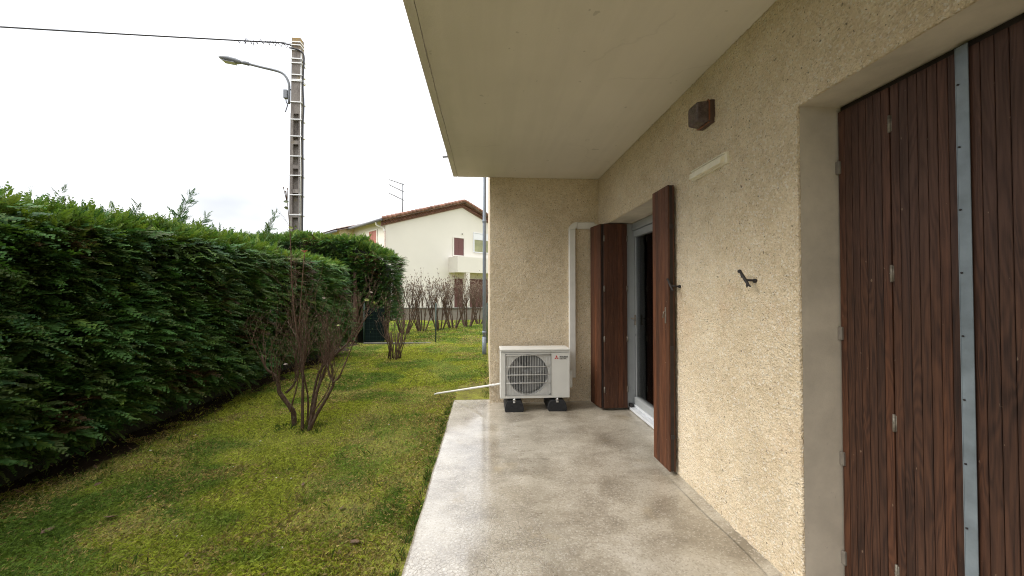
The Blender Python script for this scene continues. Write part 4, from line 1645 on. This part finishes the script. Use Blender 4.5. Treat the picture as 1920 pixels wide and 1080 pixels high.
mb.build('stems', M_TWIG2, sh2)

# row of pruned bare shrubs beyond the fence
row = [(-2.74, 13.2), (-2.28, 13.95), (-1.68, 14.15), (-1.25, 14.7), (-.74, 15.5), (-.30, 16.9), (.25, 17.8)]
ROWLAB = ['leafless pruned shrub at the left end of the row beyond the wire fence', 'leafless pruned shrub next to the left end of the row',
          'leafless pruned shrub just left of the green fence post', 'leafless pruned shrub just right of the green fence post',
          'leafless pruned shrub below the ground floor doors of the far house', 'leafless pruned shrub beside the grey downpipe',
          'leafless pruned shrub last in the row behind the house corner']
protos = []
for k in range(3):
    rd = random.Random(40 + k)
    tips = []
    root = empty('pruned_shrub', (0, 0, 0), 'x', 'shrub', 'pruned bare shrubs in a row')
    st_, tw_ = MB(), MB()
    for i in range(9):
        az = i * 2.4 + k
        p = [Vector((.09 * math.cos(az), .09 * math.sin(az), -.05))]
        d = Vector((math.cos(az) * .50, math.sin(az) * .50, 1)).normalized()
        for j in range(6):
            d = (d + Vector((rd.uniform(-.12, .12), rd.uniform(-.12, .12), .13))).normalized()
            p.append(p[-1] + d * .19)
        st_.tube(p, [.028 - .0031 * j for j in range(7)], 5, False)
        for j in range(7):
            q = p[rd.randint(3, 6)]
            a2 = rd.uniform(0, 6.28)
            grow(tw_, q, (math.cos(a2) * .5 + d.x * .4, math.sin(a2) * .5 + d.y * .4, .9), rd.uniform(.42, .72), .0080, 2, rd, .6, .09, 5, 3, tips, (1, 3), .55)
    st_.build('stems', M_TWIG2, root)
    tag(tw_.build('twigs', M_TWIG2, root), kind='stuff')
    bd = bud_mesh([t_ for t_ in tips if t_[0].z > .9], rd, .055, .013).build('dry_seed_heads', M_BUD, root)
    bd['kind'] = 'stuff'
    protos.append(root)


def dup(src, name, loc, rz, label, group, sc=1.0):
    r = src.copy()
    COL.objects.link(r)
    r.location = loc
    r.rotation_euler = (0, 0, rz)
    r.scale = (sc, sc, sc)
    r['label'] = label
    r['group'] = group
    for ch in src.children:
        c = ch.copy()
        COL.objects.link(c)
        c.parent = r
    return r


for i, (x, y) in enumerate(row):
    src = protos[i % 3]
    sc = (1.0, 1.02, .98, 1.03, 1.0, 1.02, 1.0)[i]
    if i < 3:
        src.location = (x, y, LAWN)
        src.rotation_euler = (0, 0, i * 1.1)
        src['label'] = ROWLAB[i]
        src.scale = (sc, sc, sc)
    else:
        dup(src, 'pruned_shrub', (x, y, LAWN), i * 1.3, ROWLAB[i], 'pruned bare shrubs in a row', sc)

# ------------------------------------------------------------------ wire fence
fe = empty('wire_fence', (-1.4, 10.85, LAWN), 'thin green wire fence with slim posts across the far lawn', 'fence')
for (x, y) in ((-1.39, 10.85), (-3.35, 10.95), (.02, 10.8)):
    MB().tube([(x, y, -.3), (x, y, 1.05)], .019, 8).build('post', M_GREENW, fe)
wm = MB()
for z in np.arange(.02, 1.0, .1):
    wm.tube([(-3.35, 10.95, z), (-1.39, 10.85, z), (.02, 10.8, z)], .0012, 3, False)
for x in np.arange(-3.3, .02, .1):
    y = 10.85 + (-1.39 - x) * .05
    wm.tube([(x, y, 0), (x, y, .98)], .0010, 3, False)
tag(wm.build('wire_mesh', M_GREENW, fe), kind='stuff')
MB().box(-3.34, -2.80, 10.955, 10.962, -.02, .90).build('windbreak_net', M_NET, fe)
mb = MB()
for i, (a, b_) in enumerate(((-3.3, -2.6), (-2.58, -1.95), (-1.93, -1.5))):
    mb.box(a, b_, 10.72 - i * .02, 10.80 - i * .02, -.12, -.012 - .004 * i, .006)
mb.build('kerb_stones', M_EDGING, fe)

# ------------------------------------------------------------------ utility pole with lamp
PX_, PY_ = -6.10, 12.9
up_ = empty('utility_pole', (PX_, PY_, LAWN), 'tall concrete utility pole with steel bands behind the hedge', 'utility pole')
zt_ = 9.51
def pw(z):
    return .135 + (9.51 - z) * .0030


b = MB()
z0, z1 = LAWN - .5, zt_
def prof(z, d_=0):
    w_ = pw(z)
    return w_
# solid upper shaft
za = 7.05
def tap(mb, xa0, xa1, xb0, xb1, ya, yb, z0_, z1_):
    mb.add([(PX_ + xa0, PY_ + ya, z0_), (PX_ + xa1, PY_ + ya, z0_), (PX_ + xa1, PY_ + yb, z0_), (PX_ + xa0, PY_ + yb, z0_),
            (PX_ + xb0, PY_ + ya, z1_), (PX_ + xb1, PY_ + ya, z1_), (PX_ + xb1, PY_ + yb, z1_), (PX_ + xb0, PY_ + yb, z1_)],
           [(0, 1, 2, 3), (4, 5, 6, 7), (0, 1, 5, 4), (1, 2, 6, 5), (2, 3, 7, 6), (3, 0, 4, 7)])
tap(b, -pw(za), pw(za), -pw(zt_), pw(zt_), -.12, .12, za, zt_)
# lower shaft: two flanges and a recessed web with cross ribs
zb = LAWN - .5
tap(b, -pw(zb), -pw(zb) + .09, -pw(za), -pw(za) + .085, -.14, .14, zb, za)
tap(b, pw(zb) - .035, pw(zb), pw(za) - .03, pw(za), -.14, .14, zb, za)
tap(b, -pw(zb) + .09, pw(zb) - .035, -pw(za) + .085, pw(za) - .03, -.03, .03, zb, za)
z = .6
while z < za - .3:
    b.box(PX_ - pw(z) + .085, PX_ + pw(z) - .03, PY_ - .135, PY_ + .135, z, z + .12)
    z += .78
b.build('shaft', M_POLE, up_)
for (z, tl) in ((9.36, .0), (9.26, -.02), (9.10, -.03), (8.82, -.04), (8.68, -.02), (8.30, -.03), (8.14, -.02), (8.10, -.03), (7.42, -.03), (6.86, -.0), (6.32, -.01), (5.68, -.01), (5.06, .0), (4.44, -.0), (3.80, .0)):
    w_ = pw(z) + .008
    MB().box(PX_ - w_, PX_ + w_ + (.05 if z < 9 else 0), PY_ - .152, PY_ + .15, z - .015, z + .015,
             0, Matrix.Translation((PX_, PY_, z)) @ Matrix.Rotation(-tl, 4, 'Y') @ Matrix.Translation((-PX_, -PY_, -z))).build('steel_band', M_BAND, up_)
MB().tube([(PX_ + pw(3) + .02, PY_ - .13, 2.4), (PX_ + pw(9) + .018, PY_ - .11, 9.0)], .014, 6).build('white_conduit', M_BAND, up_)
MB().tube(smooth_path([(PX_ - .2, PY_ - .14, 9.16), (PX_, PY_ - .155, 9.12), (PX_ + .15, PY_ - .14, 9.06), (PX_ + .235, PY_ - .10, 8.95), (PX_ + .225, PY_ - .08, 8.6), (PX_ + .20, PY_ - .08, 8.0), (PX_ + .235, PY_ - .08, 7.3), (PX_ + .205, PY_ - .08, 6.4), (PX_ + .23, PY_ - .08, 5.2), (PX_ + .225, PY_ - .08, 2.4)]), .025, 7).build('feed_cable', M_CABLE, up_)
# lamp bracket (a thing mounted on the pole)
la = empty('street_lamp', (PX_ - .25, PY_, 7.9), 'grey street lamp on a curved arm fixed to the concrete pole', 'street lamp')
arm = smooth_path([(-6.36, PY_, 7.42), (-6.36, PY_, 7.95), (-6.39, PY_, 8.14), (-6.50, PY_, 8.34), (-6.70, PY_, 8.46), (-7.2, PY_, 8.57), (-7.72, PY_, 8.69)])
MB().tube(arm, .038, 10).build('arm', M_LAMPGREY, la)
MB().tube([(-7.62, PY_, 8.665), (-7.86, PY_, 8.72)], [.058, .062], 10).build('arm_socket', M_LAMPGREY, la)
hd = MB()
secs = [(-7.84, .06, .03, .06), (-7.98, .115, .075, .095), (-8.2, .15, .085, .10), (-8.42, .13, .06, .07), (-8.52, .06, .02, .025)]
vs, fs = [], []
nn_ = 10
for (x, w_, hu, hdn) in secs:
    zc = 8.72 + (-7.84 - x) * .17
    for k in range(nn_):
        a = 2 * math.pi * k / nn_
        s_, c_ = math.sin(a), math.cos(a)
        vs.append((x, PY_ + w_ * c_, zc + (hu if s_ > 0 else hdn) * s_))
for i in range(len(secs) - 1):
    for k in range(nn_):
        fs.append((i * nn_ + k, i * nn_ + (k + 1) % nn_, (i + 1) * nn_ + (k + 1) % nn_, (i + 1) * nn_ + k))
fs += [tuple(range(nn_)), tuple((len(secs) - 1) * nn_ + k for k in range(nn_))]
hd.add(vs, fs, True)
hdo = hd.build('lamp_head', M_LAMPGREY, la)
MB().box(-8.40, -8.02, PY_ - .10, PY_ + .10, 8.675, 8.70, .01, Matrix.Translation((-8.2, PY_, 8.68)) @ Matrix.Rotation(R(9.5), 4, 'Y') @ Matrix.Translation((8.2, -PY_, -8.68))).build('lens', plain('frosted_lens', (.34, .35, .37), .3), hdo)
MB().box(-6.52, -6.40, PY_ - .06, PY_ + .06, 7.58, 7.86, .012).build('fuse_box', M_LAMPGREY, la)
b = MB()
for z in (7.88, 7.48):
    b.tube([(-6.36, PY_, z), (-6.22, PY_, z - .02)], .02, 6)
b.build('bracket', M_DARK, la)
MB().tube(smooth_path([(-6.46, PY_, 7.58), (-6.44, PY_, 7.45), (-6.40, PY_, 7.40), (-6.44, PY_, 7.25), (-6.47, PY_, 7.15)]), .014, 6).build('lamp_lead', M_CABLE, la)
# overhead cable
ca = empty('overhead_cable', (PX_ - .2, PY_, 9.3), 'dark overhead cable leaving the pole head to the left', 'cable')
pts = []
for i in range(25):
    t_ = i / 24
    x = PX_ - .95 - t_ * 32
    pts.append((x, PY_ - t_ * 1.5, 9.40 + .10 * t_ * 6 - .42 * math.sin(math.pi * min(1, t_)) * .8 + .0 * t_))
pts = [(PX_ - .18, PY_ - .05, 9.30), (PX_ - .55, PY_ - .02, 9.385)] + pts
MB().tube(pts, .024, 6).build('cable', M_CABLE, ca)
b = MB()
rdc = random.Random(3)
hel = []
for i in range(90):
    t_ = i / 89
    x = PX_ - .2 - 1.75 * t_
    a = t_ * 60
    zz = 9.27 + .12 * min(1, t_ * 2) - .02 * t_
    hel.append((x, PY_ + .05 * math.cos(a), zz + .045 * math.sin(a)))
b.tube(hel, .010, 4)
for i in range(20):
    x = PX_ - rdc.uniform(.7, 1.7)
    b.tube([(x, PY_, 9.38), (x + rdc.uniform(-.06, .06), PY_ + rdc.uniform(-.05, .05), 9.38 + rdc.choice((-1, 1)) * rdc.uniform(.06, .13))], .008, 4)
b.build('tension_grip', plain('grip_purple_grey', (.06, .055, .085), .6), ca)
MB().tube([(PX_ - .12, PY_ - .02, 9.36), (PX_ - .5, PY_, 9.42), (PX_ - 1.0, PY_, 9.42)], .009, 5).build('anchor_wire', M_CABLE, ca)

# ------------------------------------------------------------------ far houses
HROT = R(40.7)
h1 = empty('neighbour_house', (-5.71, 22.42, LAWN), 'cream two storey house with clay tile gable beyond the shrubs', 'house', rotz=HROT)
EZ, AZ_, GW, DEP = 5.46, 7.26, 10.8, 9.0


def house_body(root, x0, x1, y0, y1, ez, az, mat, holes=()):
    mb = MB()
    xm = (x0 + x1) / 2
    mb.prism([(x0, -.3), (x1, -.3), (x1, ez), (xm, az), (x0, ez)], 'y', y0, y1)
    return mb.build('wall', mat, root, local=True)


def tile_roof(root, x0, x1, y0, y1, ez, az, over, mat, wave=.24, thick=.10):
    """corrugated canal tile roof: two slopes made of half round tile rows running down the slope"""
    xm = (x0 + x1) / 2
    sl = (az - ez) / (xm - x0)
    ya, yb = y0 - over, y1 + over
    n_ = int((yb - ya) / (wave / 6))
    ys_ = np.linspace(ya, yb, n_ + 1)
    zz = .05 * np.abs(np.sin(np.pi * (ys_ - ya) / wave)) + .02
    vs, fs = [], []
    for (xe, sgn) in ((x0 - over, -1), (x1 + over, 1)):
        base = len(vs)
        cols = 9
        for y, dz in zip(ys_, zz):
            for c in range(cols):
                t_ = c / (cols - 1)
                x = xm + (xe - xm) * t_
                vs.append((x, y, az + thick + dz - abs(x - xm) * sl + .012 * ((c % 2) - .5)))
        for i in range(n_):
            for c in range(cols - 1):
                a = base + i * cols + c
                fs.append((a, a + 1, a + cols + 1, a + cols))
        # under side board
        u = len(vs)
        zu = az - abs(xe - xm) * sl
        vs += [(xm, ya, az + .06), (xe, ya, zu + .06), (xe, yb, zu + .06), (xm, yb, az + .06),
               (xm, ya, az + .002), (xe, ya, zu + .002), (xe, yb, zu + .002), (xm, yb, az + .002)]
        fs += [(u, u + 1, u + 5, u + 4), (u + 1, u + 2, u + 6, u + 5), (u + 2, u + 3, u + 7, u + 6), (u + 4, u + 5, u + 6, u + 7)]
    mb = MB().add(vs, fs)
    return mb.build('roof', mat, root, local=True)


house_body(h1, 0, GW, 0, DEP, EZ, AZ_, M_FARWALL)
rf = tile_roof(h1, 0, GW, 0, DEP, EZ, AZ_, .32, M_TILED)
# gable verge: two rows of tile ends and a cover row
mb, mb2, mb3 = MB(), MB(), MB()
sl = (AZ_ - EZ) / (GW / 2)
for sgn in (-1, 1):
    nt_ = 34
    for i in range(nt_):
        t_ = (i + .5) / nt_
        x = GW / 2 + sgn * (GW / 2 + .25) * t_
        zc = AZ_ - abs(x - GW / 2) * sl
        for (dz, yo, r_, tgt) in ((-.07, -.14, .068, mb), (-.21, -.07, .062, mb)):
            pts = [(x + r_ * math.cos(R(a)), zc + dz + r_ * math.sin(R(a))) for a in (0, 45, 90, 135, 180)]
            pts += [(x - r_ * .62, zc + dz), (x - r_ * .44, zc + dz + r_ * .44), (x, zc + dz + r_ * .62), (x + r_ * .44, zc + dz + r_ * .44), (x + r_ * .62, zc + dz)]
            n1 = len(pts)
            o_ = len(tgt.v)
            tgt.add([(u, yo - .06, v) for u, v in pts] + [(u, .05, v) for u, v in pts], [tuple(range(n1))] + [(k, (k + 1) % n1, (k + 1) % n1 + n1, k + n1) for k in range(n1)])
    # cover tiles along the verge
    for i in range(22):
        ta, tb = i / 22, (i + 1.12) / 22
        xa = GW / 2 + sgn * (GW / 2 + .3) * ta
        xb = GW / 2 + sgn * (GW / 2 + .3) * tb
        mb3.tube([(xa, -.30, AZ_ + .13 - abs(xa - GW / 2) * sl), (xb, -.30, AZ_ + .145 - abs(xb - GW / 2) * sl)], [.085, .10], 8)
tag(mb.build('cornice_tiles', M_GENO, h1, local=True), kind='stuff')
tag(mb3.build('verge_tiles', M_TILE, h1, local=True), kind='stuff')
# mortar behind the cornice tiles
mb = MB()
mb.prism([(-.28, EZ - .38), (GW / 2, AZ_ - .29), (GW + .28, EZ - .38), (GW + .28, EZ - .10), (GW / 2, AZ_ - .005), (-.28, EZ - .10)], 'y', -.045, -.004)
mb.build('cornice_mortar', plain('cornice_mortar', (.20, .11, .085), .9), h1, local=True)
# gutter and downpipe on the left side
MB().tube([(-.40, -.30, EZ - .06), (-.40, 4.4, EZ - .06)], .09, 8).build('gutter', M_GUTTER, h1, local=True)
MB().tube(smooth_path([(-.40, .35, EZ - .1), (-.34, .35, EZ - .3), (-.1, .1, EZ - .45), (-.06, .02, EZ - .7)]), .05, 7).build('gutter_elbow', M_WHITE2, h1, local=True)
MB().tube([(-.05, -.05, EZ - .62), (-.05, -.05, 0)], .045, 7).build('rainwater_pipe', plain('tan_pipe', (.42, .34, .28), .6), h1, local=True)


def far_window(root, name, x0, x1, z0, z1, face_y, panes, frame_mat, axis='y'):
    fr_ = MB()
    d_ = .03
    def bx(mb, a0, a1, zz0, zz1, o0, o1):
        if axis == 'y':
            mb.box(a0, a1, face_y - o1, face_y - o0, zz0, zz1)
        else:
            mb.box(face_y - o1, face_y - o0, a0, a1, zz0, zz1)
    bx(fr_, x0 - .08, x0, z0 - .05, z1 + .05, .0, .05)
    bx(fr_, x1, x1 + .08, z0 - .05, z1 + .05, .0, .05)
    bx(fr_, x0, x1, z1, z1 + .05, .0, .05)
    bx(fr_, x0, x1, z0 - .05, z0, .0, .07)
    w_ = fr_.build(name, frame_mat, root, local=True)
    for (nm, a0, a1, zz0, zz1, o1, mt) in panes:
        p_ = MB()
        bx(p_, a0, a1, zz0, zz1, .003, o1)
        p_.build(nm, mt, w_, local=True)
    return w_


far_window(h1, 'window', 4.72, 5.52, 3.78, 4.92, 0, [('shutter', 4.73, 5.11, 3.79, 4.91, .03, M_SHUT), ('shutter', 5.125, 5.51, 3.79, 4.91, .03, M_SHUT)], M_FARWALL)
far_window(h1, 'window', 6.42, 7.75, 4.12, 5.38, 0, [('blind', 6.43, 7.74, 4.95, 5.37, .035, M_BLIND), ('pane', 6.43, 7.07, 4.13, 4.94, .02, M_FARGL), ('pane', 7.09, 7.74, 4.13, 4.94, .02, M_FARGL)], M_BLIND)
MB().tube([(5.4, -.06, 5.22), (5.4, 0.01, 5.22)], .035, 8).build('wall_vent', M_DARK, h1, local=True)
# side window with red shutters
far_window(h1, 'window', 1.05, 2.05, 3.95, 5.0, 0, [('shutter', 1.06, 1.53, 3.96, 4.99, .03, M_SHUTR), ('shutter', 1.57, 2.04, 3.96, 4.99, .03, M_SHUTR)], M_FARWALL, axis='x')
# projecting balcony box with doors underneath
MB().box(4.35, 10.0, -.95, -.003, 2.62, 3.62).build('balcony', M_FARWALL2 if False else M_FARWALL, h1, local=True)
mb = MB()
for x in (5.05, 9.5):
    mb.box(x, x + .28, -.93, -.65, -.2, 2.617)
mb.build('pillar', M_FARWALL, h1, local=True)
for (a0, a1) in ((4.75, 5.45), (6.0, 7.6)):
    far_window(h1, 'door', a0, a1, .02, 2.25, 0, [('door_leaf', a0 + .01, (a0 + a1) / 2 - .01, .03, 2.24, .03, M_SHUT), ('door_leaf', (a0 + a1) / 2 + .01, a1 - .01, .03, 2.24, .03, M_SHUT)], M_FARWALL)

# lower neighbouring house stepping out on the left
h2 = empty('yellow_house', (-5.71 - math.sin(HROT) * 4.35, 22.42 + math.cos(HROT) * 4.35, LAWN), 'pale yellow house with low tiled roof behind the cream house', 'house', rotz=HROT)
house_body(h2, -.92, 8.5, 0, 11, 5.25, 6.7, M_FARWALL2)
tile_roof(h2, -.92, 8.5, 0, 11, 5.25, 6.7, .25, M_TILED)
MB().tube([(-1.22, -.25, 5.15), (-1.22, 11.3, 5.15)], .08, 8).build('gutter', M_GUTTER, h2, local=True)
MB().box(-.90, 1.2, -.03, -.004, 4.78, 4.84).build('string_course', M_FARWALL, h2, local=True)

# television aerial on the roof
def w_of(lx, ly):
    return (-5.71 + lx * math.cos(HROT) - ly * math.sin(HROT), 22.42 + lx * math.sin(HROT) + ly * math.cos(HROT))


axx, ayy = w_of(2.35, 2.35)
an = empty('roof_aerial', (axx, ayy, 6.2), 'thin television aerial with three combs standing on the tiled roof', 'aerial')
MB().tube([(axx, ayy, 6.1), (axx, ayy, 8.42)], .038, 6).build('mast', M_LAMPGREY, an)
for z, L_ in ((8.36, 1.15), (7.9, 1.25), (7.35, 1.2)):
    d_ = Vector((-.86, -.35, .36 if z < 8.3 else .22)).normalized()
    c = Vector((axx, ayy, z))
    b = MB()
    b.tube([c + d_ * -.12, c + d_ * L_ * .75], .026, 5)
    pr_ = d_.cross(Vector((0, 0, 1))).normalized()
    for k in range(9):
        q = c + d_ * (L_ * .75 * k / 8)
        b.tube([q - pr_ * .17, q + pr_ * .17], .012, 4)
    b.build('comb', M_LAMPGREY, an)

# low garden wall in front of the far house
gw = empty('garden_wall', (-1.5, 19.5, LAWN), 'low grey rendered garden wall behind the row of bare shrubs', 'wall')
MB().box(-5.5, 6, 19.5, 19.7, -.3, .50).build('wall_body', M_LOWWALL, gw)
MB().box(-5.53, 6.03, 19.46, 19.74, .502, .56, .01).build('coping', M_EDGING, gw)
